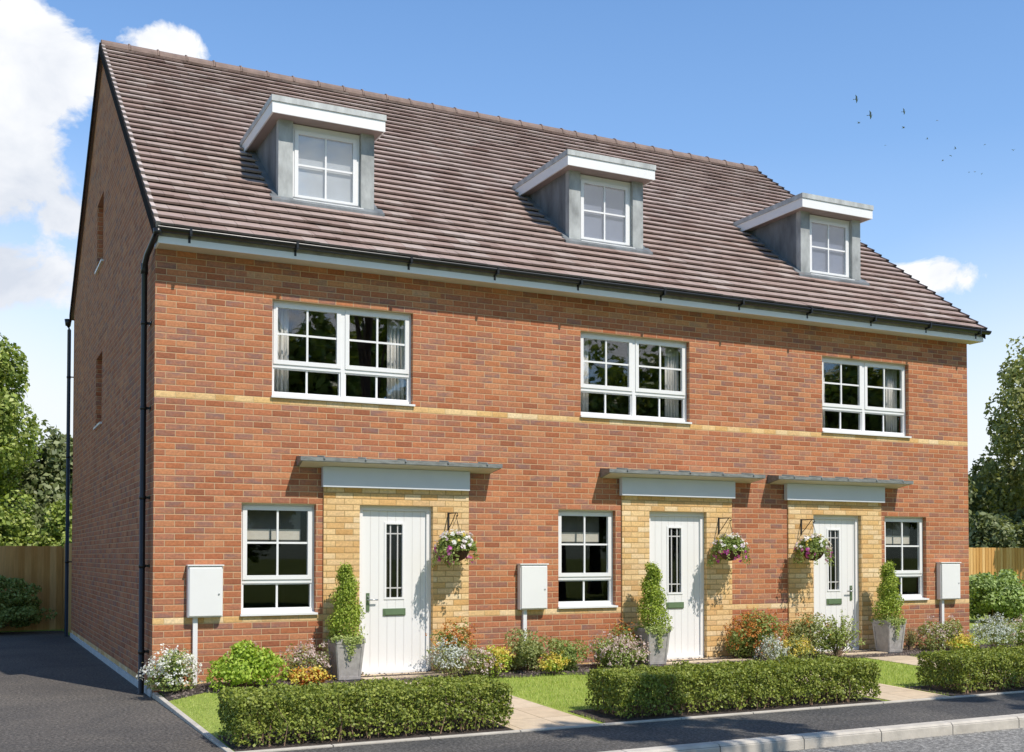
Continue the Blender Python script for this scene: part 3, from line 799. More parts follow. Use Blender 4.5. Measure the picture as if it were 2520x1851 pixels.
    s = MB(); s.box(fx0, fx1, -.285, -.268, 5.166, 5.242)
    if hi == 0: s.box(-.012, .008, -.285, -.001, 5.166, 5.4)
    if hi == 2: s.box(fx1, fx1 + .016, -.285, -.001, 5.166, 5.36)
    s.build('fascia', M['white_board'], root)
    gutter(root, xa - (.03 if hi == 0 else 0), xb + (.14 if hi == 2 else 0), H['br'], {0: -.03, 2: WID + .14}.get(hi))
    if hi == 0:
        p = MB(); p.tube([(-.025, -.335, 5.30), (-.035, -.30, 5.26), (-.07, .14, 5.13), (-.078, .27, 5.05), (-.078, .30, 4.95), (-.078, .30, .015)], .034, 12)
        dp = p.build('downpipe', M['black'], root)
        p = MB(); p.lathe((-.025, -.335, 5.262), [(.0, -.02), (.045, -.02), (.052, .045), (.0, .045)], 12); p.build('gutter_outlet', M['black'], dp); p = MB(); p.lathe((-.078, .30, 4.98), [(.0375, -.05), (.042, -.05), (.042, .07), (.0375, .07)], 12)
        p.build('pipe_socket', M['black'], dp)
        for z in (4.35, 3.35, 2.3, 1.5, .5):
            p = MB(); p.lathe((-.078, .30, z), [(.0345, -.02), (.040, -.02), (.040, .02), (.0345, .02)], 12); p.box(-.05, -.0, .285, .315, z - .014, z + .014); p.box(-.012, .0, .235, .365, z - .018, z + .018)
            p.build('pipe_clip', M['black'], dp)
        p = MB(); p.tube([(-.10, BY + .05, 6.36), (-.09, 10.86, 6.25), (-.085, 10.76, 6.15), (-.085, 10.76, .015)], .036, 12)
        p.lathe((-.105, 10.80, 6.30), [(0, -.06), (.05, -.06), (.07, .07), (0, .07)], 12)
        dp2 = p.build('downpipe', M['black'], root)
        for z in (5.2, 3.6, 1.5):
            p = MB(); p.lathe((-.085, 10.76, z), [(.0365, -.02), (.042, -.02), (.042, .02), (.0365, .02)], 12); p.box(-.06, .0, 10.712, 10.728, z - .012, z + .012); p.build('pipe_clip', M['black'], dp2)

# ------------------------------------------------------------------ meter boxes
def meter_box(x0, x1, label, lock):
    t = thing('meter_box', ((x0 + x1) / 2, -.1, .1), label, 'meter box', 'white meter boxes on the front wall')
    b = MB(); b.box(x0, x1, -.095, -.001, .9, 1.5); b.build('cabinet', M['meter'], t, bevel=.012)
    b = MB(); b.box(x0 + .012, x1 - .012, -.112, -.096, .915, 1.483); b.build('door', M['meter'], t, bevel=.008)
    b = MB(); b.tube([(x1 - .05, -.112, 1.17), (x1 - .05, -.118, 1.17)], .011, 8); b.build('lock', M['steel'], t)
    b = MB(); b.box(x0 - .008, x1 + .008, -.118, -.001, 1.501, 1.515); b.build('rain_hood', M['meter'], t)
    cx = x0 + .095
    b = MB(); b.box(cx - .026, cx + .026, -.05, -.001, .06, .9); b.build('conduit_cover', M['meter'], t)
meter_box(.375, .775, 'white meter box on the brick wall near the downpipe, behind the white flowers', True)
meter_box(4.655, 5.065, 'white meter box on the wall between the left door and the middle ground floor window', True)
meter_box(12.31, 12.75, 'white meter box at the far right corner of the brick front', True)

# ------------------------------------------------------------------ potted spiral topiary
def topiary(x, y, label, tilt, mirror=1):
    zb = gz(y) + .008 if tilt is None else tilt
    t = thing('potted_topiary', (x, y, zb), label, 'potted plant', 'potted topiaries beside the front doors')
    a0, a1, h = .132, .178, .50
    b = MB()
    b.hexa([(x - a0, y - a0, zb), (x + a0, y - a0, zb), (x + a0, y + a0, zb), (x - a0, y + a0, zb)], [(x - a1, y - a1, zb + h), (x + a1, y - a1, zb + h), (x + a1, y + a1, zb + h), (x - a1, y + a1, zb + h)])
    pot = b.build('pot', M['pot'], t, bevel=.008)
    b = MB(); a2 = a1 + .006
    for s in ((x - a2, x + a2, y - a2, y - a2 + .035), (x - a2, x + a2, y + a2 - .035, y + a2), (x - a2, x - a2 + .035, y - a2 + .035, y + a2 - .035), (x + a2 - .035, x + a2, y - a2 + .035, y + a2 - .035)):
        b.box(*s, zb + h - .045, zb + h + .012)
    b.build('rim', M['pot'], pot, bevel=.004)
    # raised border on the pot's faces
    f = lambda k: a0 + (a1 - a0) * k
    for face in (0, 1):
        b = MB()
        def bar(ks, us):
            B_, T_ = [], []
            for lst, d in ((B_, -.004), (T_, .008)):
                for k, u in zip(ks, us):
                    r = f(k); z = zb + h * k; uu = u * r
                    lst.append((x + uu, y - r - d, z) if face == 0 else (x - r - d, y + uu, z))
            b.hexa(B_, T_)
        bar((.05, .05, .9, .9), (-.99, -.8, -.8, -.99)); bar((.05, .05, .9, .9), (.8, .99, .99, .8))
        bar((.83, .83, .9, .9), (-.8, .8, .8, -.8)); bar((.05, .05, .12, .12), (-.8, .8, .8, -.8))
        b.build('panel_border', M['pot'], pot)
    b = MB(); b.box(x - a1 + .03, x + a1 - .03, y - a1 + .03, y + a1 - .03, zb + h - .02, zb + h - .001); b.build('compost', M['soil'], pot)
    b = MB(); b.tube([(x, y, zb + h - .02), (x + .01, y, zb + h + .45), (x - .01, y, zb + h + .85)], [.016, .012, .004], 7); b.build('stem', M['bark'], t)
    n = 9500
    s = rng.uniform(0, 1, n) ** 1.15
    turns = 2.6 * mirror; ph = 2 * math.pi * turns * s + .6
    R = .040 * (1 - .4 * s) * (1 + .25 * np.sin(s * 17 + x * 3)); tr = .222 * (1 - .70 * s)
    u = ball(n); rr = rng.uniform(.5, 1.06, (n, 1)) ** .6
    c = np.stack([x + R * np.cos(ph), y + R * np.sin(ph), zb + h + .08 + .78 * s], 1)
    P = c + u * rr * tr[:, None] * np.array([1, 1, .82])
    P += rng.normal(0, .017, P.shape); leaves('topiary_leaves', P, u + np.array([0, 0, .3]), .0165, M['topiary'], t, 1.7, .95)
    # trailing ivy at the rim
    P = []; 
    for k in range(26):
        ax = random.uniform(-1, 1); side = random.choice([0, 0, 0, 1])
        px, py = (x + ax * a1, y - a2 - .005) if side == 0 else (x - a2 - .005, y + ax * a1)
        L = random.uniform(.02, .10) if k > 3 else random.uniform(.18, .30)
        if k <= 3: px = x - .01 + random.uniform(-.03, .03); py = y - a2 - .008
        for j in range(int(10 + L * 130)):
            f_ = random.random(); P.append((px + random.gauss(0, .018), py - random.uniform(0, .02), zb + h + .03 - L * f_ + random.gauss(0, .008)))
    for k in range(420):
        P.append((x + random.uniform(-a1, a1), y + random.uniform(-a1, a1), zb + h + abs(random.gauss(.02, .03))))
    P = np.array(P); leaves('ivy', P, np.tile([-.2, -1, .5], (len(P), 1)), .020, M['ivy'], t, 1.3, .6)
topiary(2.185, -.365, 'spiral topiary in a grey square pot left of the left front door', None)
topiary(6.53, -.40, 'spiral topiary in a grey pot half hidden by pink flowers, beside the middle door', None, -1)
topiary(10.875, -.40, 'spiral topiary in a grey pot right of the right front door', None)

# ------------------------------------------------------------------ hanging baskets
def basket(x, label, bl):
    y = -.29; zt = 2.15; xb = x
    br = thing('basket_bracket', (x, 0, 2.0), bl, 'bracket', 'iron brackets for hanging baskets')
    b = MB(); b.box(x - .012, x + .012, -.037, -.0255, 1.94, 2.18); b.build('wall_plate', M['iron'], br)
    b = MB(); b.tube([(x, -.036, 2.165), (x, -.29, 2.165), (x, -.325, 2.158), (x, -.335, 2.135), (x, -.318, 2.12), (x, -.295, 2.128)], .0075, 6); b.build('arm', M['iron'], br)
    b = MB(); b.tube([(x, -.036, 1.965), (x, -.11, 2.02), (x, -.20, 2.10), (x, -.262, 2.16)], .006, 6); b.build('brace', M['iron'], br)
    c = np.array([x, -.295, 1.70])
    t = thing('hanging_basket', tuple(c), label, 'hanging basket', 'hanging flower baskets on the front wall')
    b = MB(); r = .17
    b.lathe(c, [(.004, -.155), (.06, -.145), (.11, -.115), (.148, -.065), (r, -.01), (r, .012), (r - .012, .012), (.12, -.005), (.004, .0)], 22); b.build('liner', M['liner'], t)
    b = MB()
    for k in range(3):
        a = k * 2.094 + .5; b.tube([(x + r * math.cos(a), c[1] + r * math.sin(a), c[2] + .01), (x, -.30, 2.10)], .0028, 5)
    b.tube([(x, -.30, 2.095), (x, -.301, 2.13)], .004, 5)
    b.build('chain', M['iron'], t)
    # mound of leaves, trailing skirts, flowers
    u = ball(3400); u[:, 2] = np.abs(u[:, 2]); rr = rng.uniform(.6, 1.0, (3400, 1))
    P = c + u * rr * np.array([.265, .225, .225]) + np.array([0, 0, -.01])
    tr_ = []
    for k in range(24):
        a = rng.uniform(0, 6.28); L = rng.uniform(.05, .26); r0 = rng.uniform(.2, .28)
        for j in range(int(14 + L * 70)):
            f = rng.random(); tr_.append((x + (r0 + .05 * f) * math.cos(a) + rng.normal(0, .014), c[1] + (r0 + .03 * f) * math.sin(a) * .9 + rng.normal(0, .014), c[2] + .02 - L * f))
    T = np.array(tr_); T[:, 1] = np.minimum(T[:, 1], -.05)
    PP = np.vstack([P, T]); leaves('foliage', PP, PP - c + np.array([0, 0, .1]), .021, M['green'], t, 1.5, .7)
    def fl(name, n, mat, zlo, zhi, s):
        pts = []; nn = []
        for k in range(n):
            a = rng.uniform(0, 6.28); el = rng.uniform(zlo, zhi)
            d = np.array([math.cos(a) * math.cos(el), math.sin(a) * math.cos(el), math.sin(el)])
            ctr = c + d * np.array([.28, .245, .24]); ctr[1] = min(ctr[1], -.05)
            for m in range(6):
                pts.append(ctr + rng.normal(0, s * .33, 3)); nn.append(d)
        tag(leaves(name, pts, nn, s, mat, t, 1.05, .35), kind='stuff')
    fl('white_flowers', 28, M['wht'], .2, 1.4, .034); fl('lilac_flowers', 26, M['lil'], .1, 1.2, .034); fl('yellow_flowers', 10, M['yel'], .35, 1.3, .026); fl('magenta_flowers', 16, M['mag'], -.75, .1, .034)
BL = ['black iron bracket between the left door and the brick wall', 'black iron bracket right of the middle front door', 'black iron bracket left of the right front door']
BK = ['hanging basket right of the left front door', 'hanging basket right of the middle front door', 'hanging basket hung in front of the right front door']
for x, l, k in zip((3.652, 7.928, 9.468), BK, BL): basket(x, l + ', white and pink flowers', k)

# ------------------------------------------------------------------ hedges
def hedge(x0, x1, label, y0=-4.06, y1=-3.36, h=.43, n=27000):
    t = thing('hedge', ((x0 + x1) / 2, (y0 + y1) / 2, gz(y0)), label, 'hedge', 'clipped hedges along the pavement')
    L, D = x1 - x0, y1 - y0; n = int(n * L / 2.6)
    A = np.array([L * h, L * h * .5, L * D, D * h * 1.2, D * h * 1.2]); f = rng.choice(5, n, p=A / A.sum())
    U = rng.uniform(0, 1, (n, 3)); P = np.stack([x0 + U[:, 0] * L, y0 + U[:, 1] * D, .04 + U[:, 2] * (h - .04)], 1)
    dep = np.abs(rng.normal(0, .05, n)) - (rng.uniform(0, 1, n) < .05) * rng.uniform(0, .045, n); N = np.zeros((n, 3))
    for k, (ax, sgn, val) in enumerate(((1, 1, y0), (1, -1, y1), (2, -1, h), (0, 1, x0), (0, -1, x1))):
        m = f == k; P[m, ax] = val + sgn * dep[m]; N[m, ax] = -sgn
    wob = .010 * np.sin(P[:, 0] * 9 + 1) + .012 * np.sin(P[:, 0] * 23 + P[:, 2] * 17) + .014 * np.sin(P[:, 2] * 31 + P[:, 0] * 13) + .012 * np.sin(P[:, 1] * 27 + P[:, 0] * 19)
    P += N * wob[:, None]
    # rounded shoulders
    ex = np.clip((P[:, 2] - (h - .07)) / .07, 0, 1) ** 2 * .03
    P[:, 1] += np.where(P[:, 1] < (y0 + y1) / 2, ex, -ex); P[:, 0] += np.where(P[:, 0] < x0 + .15, ex, np.where(P[:, 0] > x1 - .15, -ex, 0))
    thin = (P[:, 2] < .13) & (rng.uniform(0, 1, n) < .55); P, N = P[~thin], N[~thin]
    m = 4200; I = np.stack([rng.uniform(x0 + .06, x1 - .06, m), rng.uniform(y0 + .06, y1 - .06, m), rng.uniform(.12, h - .06, m)], 1)
    P = np.vstack([P, I]); N = np.vstack([N, np.tile([0, -.4, .6], (m, 1))])
    P[:, 2] += gz(0) + .029 * P[:, 1]
    leaves('hedge_leaves', P, N + np.array([0, 0, .25]), .0205, M['hedge'], t, 1.4, 1.0)
    b = MB()
    for k in range(int(110 * L)):
        x = random.uniform(x0 + .05, x1 - .05); y = random.uniform(y0 + .05, y1 - .05); z = gz(y) - .01
        q = [(x, y, z), (x + random.gauss(0, .03), y + random.gauss(0, .03), z + .2), (x + random.gauss(0, .07), y + random.gauss(0, .06), z + random.uniform(.4, h - .03))]
        b.tube(q, [.0055, .004, .0022], 5)
    b.build('stems', M['twig'], t)
hedge(.08, 2.62, 'clipped green hedge at the left, between driveway and left path')
hedge(3.80, 7.14, 'long clipped green hedge in the middle of the front lawn')
hedge(8.42, 12.6, 'clipped green hedge at the right edge, cut off by the picture side')

# ------------------------------------------------------------------ flowering shrubs
def shrub(x0, x1, zt, y, leafmat, label, flower=None, nl=1500, nf=500, size=.024, fs=.02, dep=None, fl_low=-.2, airy=False, name='flowering_shrub', cat='shrub'):
    cx = (x0 + x1) / 2; w = (x1 - x0) / 2; d = dep or min(w, .30); zb = gz(y) + .01; h = zt - zb
    if y + d > -.04: y = -.04 - d
    t = thing(name, (cx, y, zb), label, cat)
    c = (cx, y, zb + h * .48); rad = (w * 1.06, d * 1.05, h * .60)
    P, N, cc = clumps(c, rad, 18, int(nl * 1.35), .45, low=-.9, shell=(.3, .85))
    P[:, 2] = np.maximum(P[:, 2], zb + .01); P[:, 1] = np.minimum(P[:, 1], -.03)
    if airy:
        pts = []; nn = []; b = MB()
        for k in range(int(46 + 60 * h)):
            a = random.uniform(0, 6.28); sp = random.uniform(.2, 1); L = h * random.uniform(.65, 1.12)
            tip = Vector((cx + math.cos(a) * w * sp, min(-.04, y + math.sin(a) * d * sp), zb + L * (1 - .5 * sp * sp)))
            s0 = Vector((cx + random.gauss(0, .03), y, zb)); mid = (s0 + tip) * .5 + Vector((0, 0, .1 * L))
            b.tube([s0, mid, tip], [.004, .003, .001], 4)
            for j in range(20):
                f = random.uniform(.35, 1); q = s0 * (1 - f) ** 2 + mid * 2 * f * (1 - f) + tip * f * f
                pts.append((q.x + random.gauss(0, .014), q.y + random.gauss(0, .014), q.z + random.gauss(0, .012))); nn.append((0, -.3, 1))
        leaves('leaves', pts, nn, size, leafmat, t, 2.4, .7); b.build('stems', M['twig'], t)
    else:
        leaves('leaves', P, N, size, leafmat, t, 1.7, .8)
        b = MB()
        for q in cc[:12]: b.tube([(cx + random.gauss(0, .03), y, zb - .01), tuple((Vector(q) + Vector((cx, y, zb))) * .5), tuple(q)], [.006, .004, .002], 5)
        b.build('stems', M['twig'], t)
    if flower:
        nf = int(nf * 1.3); ncl = max(8, nf // 7); d_ = ball(ncl * 4); d_ = d_[d_[:, 2] > fl_low][:ncl]
        src = P[rng.choice(len(P), ncl)]
        ctr = .5 * (np.array(c) + d_ * np.array(rad) * rng.uniform(.85, 1.15, (len(d_), 1))) + .5 * (src[:len(d_)])
        ctr += d_ * np.array(rad) * .25
        ctr[:, 1] = np.minimum(ctr[:, 1], -.035)
        idx = rng.integers(0, len(ctr), nf); Q = ctr[idx] + rng.normal(0, fs * .8, (nf, 3)); Q[:, 2] = np.maximum(Q[:, 2], zb + .02); Q[:, 1] = np.minimum(Q[:, 1], -.03)
        tag(leaves('flowers', Q, d_[idx] + np.array([0, -.2, .4]), fs, flower, t, 1.15, .6), kind='stuff')
    return t
shrub(-.14, .43, .54, -.36, M['green'], 'white flowering shrub at the house corner by the downpipe', M['wht'], 1300, 1500, .022, .022, .25)
shrub(.46, 1.34, .60, -.66, M['lime'], 'bright lime green shrub under the left ground floor window', M['pnk'], 3000, 60, .028, .014, .3, .6, name='leafy_shrub')
shrub(1.40, 1.95, .55, -.36, M['olive'], 'dusky pink flowering shrub left of the left topiary pot', M['pnk'], 900, 900, .02, .02)
shrub(1.36, 1.84, .33, -.76, M['org'], 'low yellow and rust coloured plant in front of the left topiary pot', M['yel'], 500, 600, .022, .022, .14)
shrub(3.34, 3.98, .72, -.30, M['green'], 'orange tipped green shrub under the left hanging basket', M['org'], 1300, 700, .022, .022, .25, .2)
shrub(3.12, 3.62, .56, -.72, M['olive'], 'silvery white plant at the right of the left door step', M['sil'], 300, 1100, .02, .02, .2)
shrub(3.50, 4.02, .48, -.76, M['olive'], 'pale pink flowering plant below the orange tipped shrub', M['pnk'], 700, 700, .02, .02, .2)
shrub(3.78, 4.18, .50, -.78, M['lime'], 'yellow flowering plant beside the pale pink one, right of the left path', M['yel'], 450, 600, .02, .022, .16)
shrub(4.14, 4.92, .63, -.48, M['olive'], 'olive green bushy shrub below the middle meter box', None, 3200, 0, .022, .02, .3, name='leafy_shrub')
shrub(4.83, 5.36, .55, -.50, M['green'], 'grey green bushy shrub left of the pink shrub under the middle window', None, 2200, 0, .021, .02, .26, name='leafy_shrub')
shrub(4.62, 5.02, .36, -.80, M['lime'], 'small yellow plant in front of the two green bushes', M['yel'], 300, 380, .018, .02, .12)
shrub(5.46, 6.36, .56, -.58, M['green'], 'broad pink and white flowering shrub under the middle window', M['pnk'], 2000, 1500, .021, .021, .3)
shrub(5.95, 6.42, .68, -.26, M['green'], 'orange tipped shrub behind the broad pink one', M['org'], 900, 260, .022, .022, .2, .2)
shrub(7.86, 8.78, .76, -.42, M['green'], 'large orange and green shrub right of the middle door', M['org'], 3000, 2100, .024, .022, .32, -.1)
shrub(7.98, 8.44, .47, -.88, M['olive'], 'silvery white plant in front of the large orange shrub', M['sil'], 300, 1000, .02, .02, .18)
shrub(8.34, 8.90, .44, -.92, M['olive'], 'pale yellow flowering plant right of the silvery one', M['yel'], 700, 520, .02, .02, .18)
shrub(8.80, 9.50, .76, -.48, M['olive'], 'green shrub with orange tips left of the right front door', M['org'], 2200, 260, .023, .02, .3, .3)
shrub(9.10, 10.02, .78, -.72, M['ivy'], 'airy feathery green plant with thin stems in front of the right door', None, 0, 0, .021, .02, .34, airy=True, name='feathery_plant', cat='plant')
shrub(11.5, 12.35, .62, -.46, M['olive'], 'pink and green shrub below the right meter box', M['pnk'], 2200, 520, .022, .02, .3)
shrub(11.66, 12.18, .40, -.88, M['lime'], 'yellow flowering plant in front of the right pink and green shrub', M['yel'], 450, 600, .02, .022, .16)
shrub(12.06, 12.86, .62, -.98, M['olive'], 'silvery white shrub near the right corner of the terrace', M['sil'], 700, 1900, .022, .022, .3)
shrub(12.70, 13.55, .62, -.92, M['green'], 'pink flowering shrub at the far right end of the bed', M['pnk'], 1600, 800, .022, .02, .3)
shrub(11.22, 11.52, .52, -.35, M['olive'], 'bare reddish twigs with few leaves right of the right pot', None, 0, 0, .008, .02, .15, airy=True, name='twiggy_plant', cat='plant')

# ------------------------------------------------------------------ fences
def fence(a, c, h, label, npost, z0=0.0):
    a, c = Vector((*a, z0)), Vector((*c, z0)); d = (c - a); L = d.length; d.normalize(); nrm = Vector((-d.y, d.x, 0))
    t = thing('fence', tuple((a + c) / 2), label, 'fence')
    b = MB(); n = int(L / .125)
    for i in range(n):
        p0, p1 = a + d * (L * i / n + .002), a + d * (L * (i + 1) / n + .014)
        o0, o1 = nrm * 0, nrm * .012
        hh = h + random.uniform(-.006, .006)
        b.hexa([p0 + o0, p1 + o1, p1 + o1 + nrm * .014, p0 + o0 + nrm * .014], [q + Vector((0, 0, hh)) for q in (p0 + o0, p1 + o1, p1 + o1 + nrm * .014, p0 + o0 + nrm * .014)])
    b.build('boards', M['fence'], t)
    for k in range(npost):
        p = a + d * (L * k / max(1, npost - 1)) + nrm * .09; b = MB(); b.box(p.x - .05, p.x + .05, p.y - .05, p.y + .05, z0, z0 + h - .04); b.build('post', M['fence'], t)
    b = MB()
    for z in (.3, h * .55, h - .25):
        p0, p1 = a + nrm * .03, c + nrm * .03
        b.hexa([p0 + Vector((0, 0, z0 + z)), p1 + Vector((0, 0, z0 + z)), p1 + nrm * .04 + Vector((0, 0, z0 + z)), p0 + nrm * .04 + Vector((0, 0, z0 + z))], [q + Vector((0, 0, z0 + z + .08)) for q in (p0, p1, p1 + nrm * .04, p0 + nrm * .04)])
    b.build('rails', M['fence'], t)
fence((-8, 13.0), (-.02, 13.0), 1.83, 'brown timber board fence across the end of the driveway', 5)
fence((0.02, 13.0), (.02, 10.95), 1.88, 'short timber fence panel joining the rear corner of the left house', 2)
fence((17, 10.0), (34, 10.0), 1.86, 'sunlit timber board fence right of the terrace, mottled with tree shade', 9, .0)

# ------------------------------------------------------------------ bushes and trees
def bush(c, rad, n, leaf, mat, label, name='bush', nc=26, cr=.36, shell=(.35, .9)):
    t = thing(name, (c[0], c[1], 0), label, 'bush')
    P, N, cc = clumps(c, rad, nc, n, cr, low=-.7, shell=shell); P[:, 2] = np.maximum(P[:, 2], .03)
    leaves('leaves', P, N, leaf, mat, t, 1.6, .75)
    b = MB()
    for q in cc[:14]: b.tube([(c[0] + random.gauss(0, .1), c[1] + random.gauss(0, .08), 0), tuple((Vector(q) + Vector((c[0], c[1], 0))) * .5), tuple(q)], [.02, .014, .005], 5)
    b.build('stems', M['twig'], t)
bush((-2.1, 12.3, .62), (2.15, .58, .74), 34000, .04, M['green'], 'dark green clipped hedge bush at the end of the driveway, in front of the fence', nc=130, cr=.2, shell=(.55, .95))
bush((18.9, 4.6, .62), (1.1, .8, .66), 9000, .055, M['bush'], 'light green leafy bush by the right corner of the terrace')
bush((20.9, 4.4, .66), (1.15, .8, .72), 9000, .055, M['bush'], 'pale green bush at the right edge, in front of the fence')
bush((22.6, 7.6, .6), (1.2, .8, .66), 6000, .055, M['bush'], 'green bush against the sunlit right fence', nc=22)

tree('leafy_tree', (-2.5, 20, 0), (-2.3, 20, 4.9), (2.1, 1.9, 3.0), 85, 42000, .09, M['tree1'], 'tall sunlit tree at the left edge beyond the driveway fence', trunk=.17, cr=.24)
tree('background_tree', (.1, 23, 0), (.1, 23, 3.1), (1.6, 1.5, 2.3), 40, 15000, .12, M['tree2'], 'rounded dark tree beside the rear corner of the left house', cr=.36)
tree('background_tree', (1.9, 24.5, 0), (1.75, 24.5, 2.9), (1.3, 1.3, 2.2), 30, 9000, .12, M['tree2'], 'tree partly hidden behind the gable wall of the left house', cr=.36)
tree('background_tree', (-1.6, 25.5, 0), (-1.5, 25.5, 2.6), (1.9, 1.6, 2.1), 40, 13000, .12, M['tree2'], 'dark tree in shade behind the tall sunlit left tree', cr=.36)
tree('background_tree', (.6, 17.6, 0), (.5, 17.6, 1.7), (.95, .9, 1.35), 30, 9000, .085, M['tree1'], 'small bright green tree just above the left fence', trunk=.08, cr=.36)
tree('background_tree', (-1.0, 18.3, 0), (-1.1, 18.3, 1.8), (1.0, .9, 1.3), 30, 9000, .085, M['tree1'], 'small green tree above the left fence, under the tall one', trunk=.08, cr=.36)

tree('leafy_tree', (31.9, 13.4, 0), (31.9, 13.4, 5.3), (2.7, 2.4, 4.2), 125, 15500, .115, M['tree3'], 'tall leafy tree at the right edge behind the fence', trunk=.2, cr=.2)
for (x, y, z, r, rz, l) in ((28.6, 15.5, 2.6, 1.5, 2.0, 'grey green tree close to the right corner of the terrace'), (31.0, 17.5, 3.0, 1.7, 2.6, 'grey green tree between the terrace and the tall right tree'),
                           (33.4, 17.0, 3.0, 1.9, 2.4, 'grey green tree filling in behind the tall right tree'), (29.9, 13.0, 1.6, 1.2, 1.5, 'low tree just above the right fence'), (27.6, 12.0, 1.5, 1.1, 1.4, 'low tree above the fence by the terrace corner')):
    tree('background_tree', (x, y, 0), (x, y, z), (r, r, rz), 36, 12000, .12, M['tree2'], l, cr=.36)
for (x, y, z, r, rz, l) in ((-6.0, 22.0, 3.4, 2.0, 2.7, 'round tree further left behind the driveway fence'), (-10.5, 24.0, 3.6, 2.4, 2.9, 'broad tree far left behind the driveway fence'), (37.5, 15.5, 3.8, 2.4, 3.2, 'broad tree further right behind the sunlit fence')):
    tree('background_tree', (x, y, 0), (x, y, z), (r, r, rz), 40, 12000, .12, M['tree2'], l, cr=.34)
tree('small_tree', (27.1, 8.1, 0), (27.0, 8.0, 4.1), (1.1, 1.0, 1.5), 22, 3600, .13, M['tree1'], 'small tree just outside the right edge that shades the fence', trunk=.07, cr=.3)
# trees of the street, seen mirrored in the windows and shading the pavement
SG = 'street trees outside the picture'
tree('street_tree', (6.6, -11.2, 0), (6.2, -10.9, 8.4), (1.2, .9, 1.2), 16, 1500, .14, M['tree1'], 'thin street tree on the near side, mirrored in the glass', SG, trunk=.1, cr=.3)
tree('street_tree', (11.6, -11.4, 0), (11.3, -11.1, 8.5), (1.7, .8, 1.1), 16, 1600, .14, M['tree1'], 'street tree on the far side whose shade crosses the right pavement', SG, trunk=.1, cr=.3)
proto = tree('street_tree', (11, -29, 0), (11, -29, 6.6), (5, 3.2, 5.4), 70, 13000, .30, M['tree1'], 'dark tree across the street mirrored in the left windows', SG, trunk=.3, cr=.3)
for (x, y, s, l) in ((22.4, -28.4, .84, 'ragged tree across the street mirrored in the middle upstairs window'), (26.6, -29.2, .95, 'fuller tree across the street mirrored at the right of the middle window'), (2.2, -27, .85, 'broad tree across the street left of the others'), (19.4, -30, .72, 'low tree across the street mirrored in the middle window'), (29, -28, .95, 'tall tree across the street right of the middle'), (38, -29, 1.05, 'tallest tree across the street mirrored in the right window'), (47, -30, 1.0, 'last tree across the street on the right')):
    r = proto.copy(); COL.objects.link(r); r.location = (x, y, 0); r.scale = (s, s, s); r.rotation_euler[2] = x; r['label'] = l
    for ch in list(proto.children):
        k = ch.copy(); COL.objects.link(k); k.parent = r

# ------------------------------------------------------------------ birds
BIRDS = [(30.5, 21.2, 20.3), (32.4, 22.4, 20.4), (40.5, 31.7, 24.7), (41.1, 29.1, 24.5), (44.1, 32.1, 25.2), (51.9, 37.0, 28.7), (52.9, 38.8, 28.3), (67.3, 57.1, 36.3), (49.8, 33.7, 25.5), (60.5, 43.9, 30.1), (50.7, 35.5, 25.5), (59.4, 39.9, 29.4), (59.5, 37.7, 28.3), (71.2, 51.8, 33.0), (71.6, 51.6, 33.0), (78.6, 57.0, 35.6)]
BLAB = ['topmost bird of the flock in the sky, wings spread in a slanting line', 'second large bird from the left with long slanting wings', 'small bird just left of the long slanting winged one', 'upper of the two birds one above the other near the flock centre',
        'lower of the two birds one above the other near the flock centre', 'lone bird at the upper right of the flock', 'lone small bird right below the flock centre', 'faintest bird low at the left of the flock', 'darkest of the three birds in a slanting row at lower right', 'middle bird of the three in a slanting row', 'lowest bird of the three in a slanting row',
        'small bird alone above the lower right trio', 'bird nearest the right edge of the picture', 'left speck of the lowest distant trio of birds', 'middle speck of the lowest distant trio of birds', 'right speck of the lowest distant trio of birds']
def bird_mesh(up):
    b = MB()
    b.tube([(0, -.16, .0), (0, -.11, .005), (0, 0, .0), (0, .12, .005), (0, .2, .01)], [.012, .03, .042, .025, .008], 7)
    for s in (-1, 1):
        b.hexa([(s * .02, -.06, .005), (s * .02, .07, .005), (s * .17, .05, .02 + up * .6), (s * .17, -.08, .02 + up * .6)], [(s * .02, -.06, .017), (s * .02, .07, .012), (s * .17, .05, .026 + up * .6), (s * .17, -.08, .03 + up * .6)])
        b.hexa([(s * .17, -.08, .02 + up * .6), (s * .17, .05, .02 + up * .6), (s * .36, .06, up), (s * .35, .03, up)], [(s * .17, -.08, .03 + up * .6), (s * .17, .05, .026 + up * .6), (s * .36, .06, up + .006), (s * .35, .03, up + .006)])
    b.hexa([(-.015, .17, .004), (.015, .17, .004), (.04, .27, .006), (-.04, .27, .006)], [(-.015, .17, .012), (.015, .17, .012), (.04, .27, .011), (-.04, .27, .011)])
    me = bpy.data.meshes.new('bird'); me.from_pydata(b.v, [], b.f); me.materials.append(M['bird']); return me
BM = [bird_mesh(.05), bird_mesh(.16), bird_mesh(-.08)]
rots = [(.1, .75, .7), (.1, .75, .7), (0, -.3, .3), (.1, .8, .6), (0, -.3, .4)]
for i, (p, l) in enumerate(zip(BIRDS, BLAB)):
    o = link('bird', BM[0] if i in (0, 1, 3) else BM[1 + i % 2]); o.location = p
    o.rotation_euler = rots[i] if i < 5 else (random.uniform(-.2, .2), random.uniform(-.4, .4), random.uniform(0, 3))
    o.scale = [(.5,) * 3, (.56,) * 3, (.45,) * 3, (.5,) * 3, (.5,) * 3][i] if i < 5 else (.42,) * 3
    tag(o, l, 'bird', 'birds flying in the blue sky')

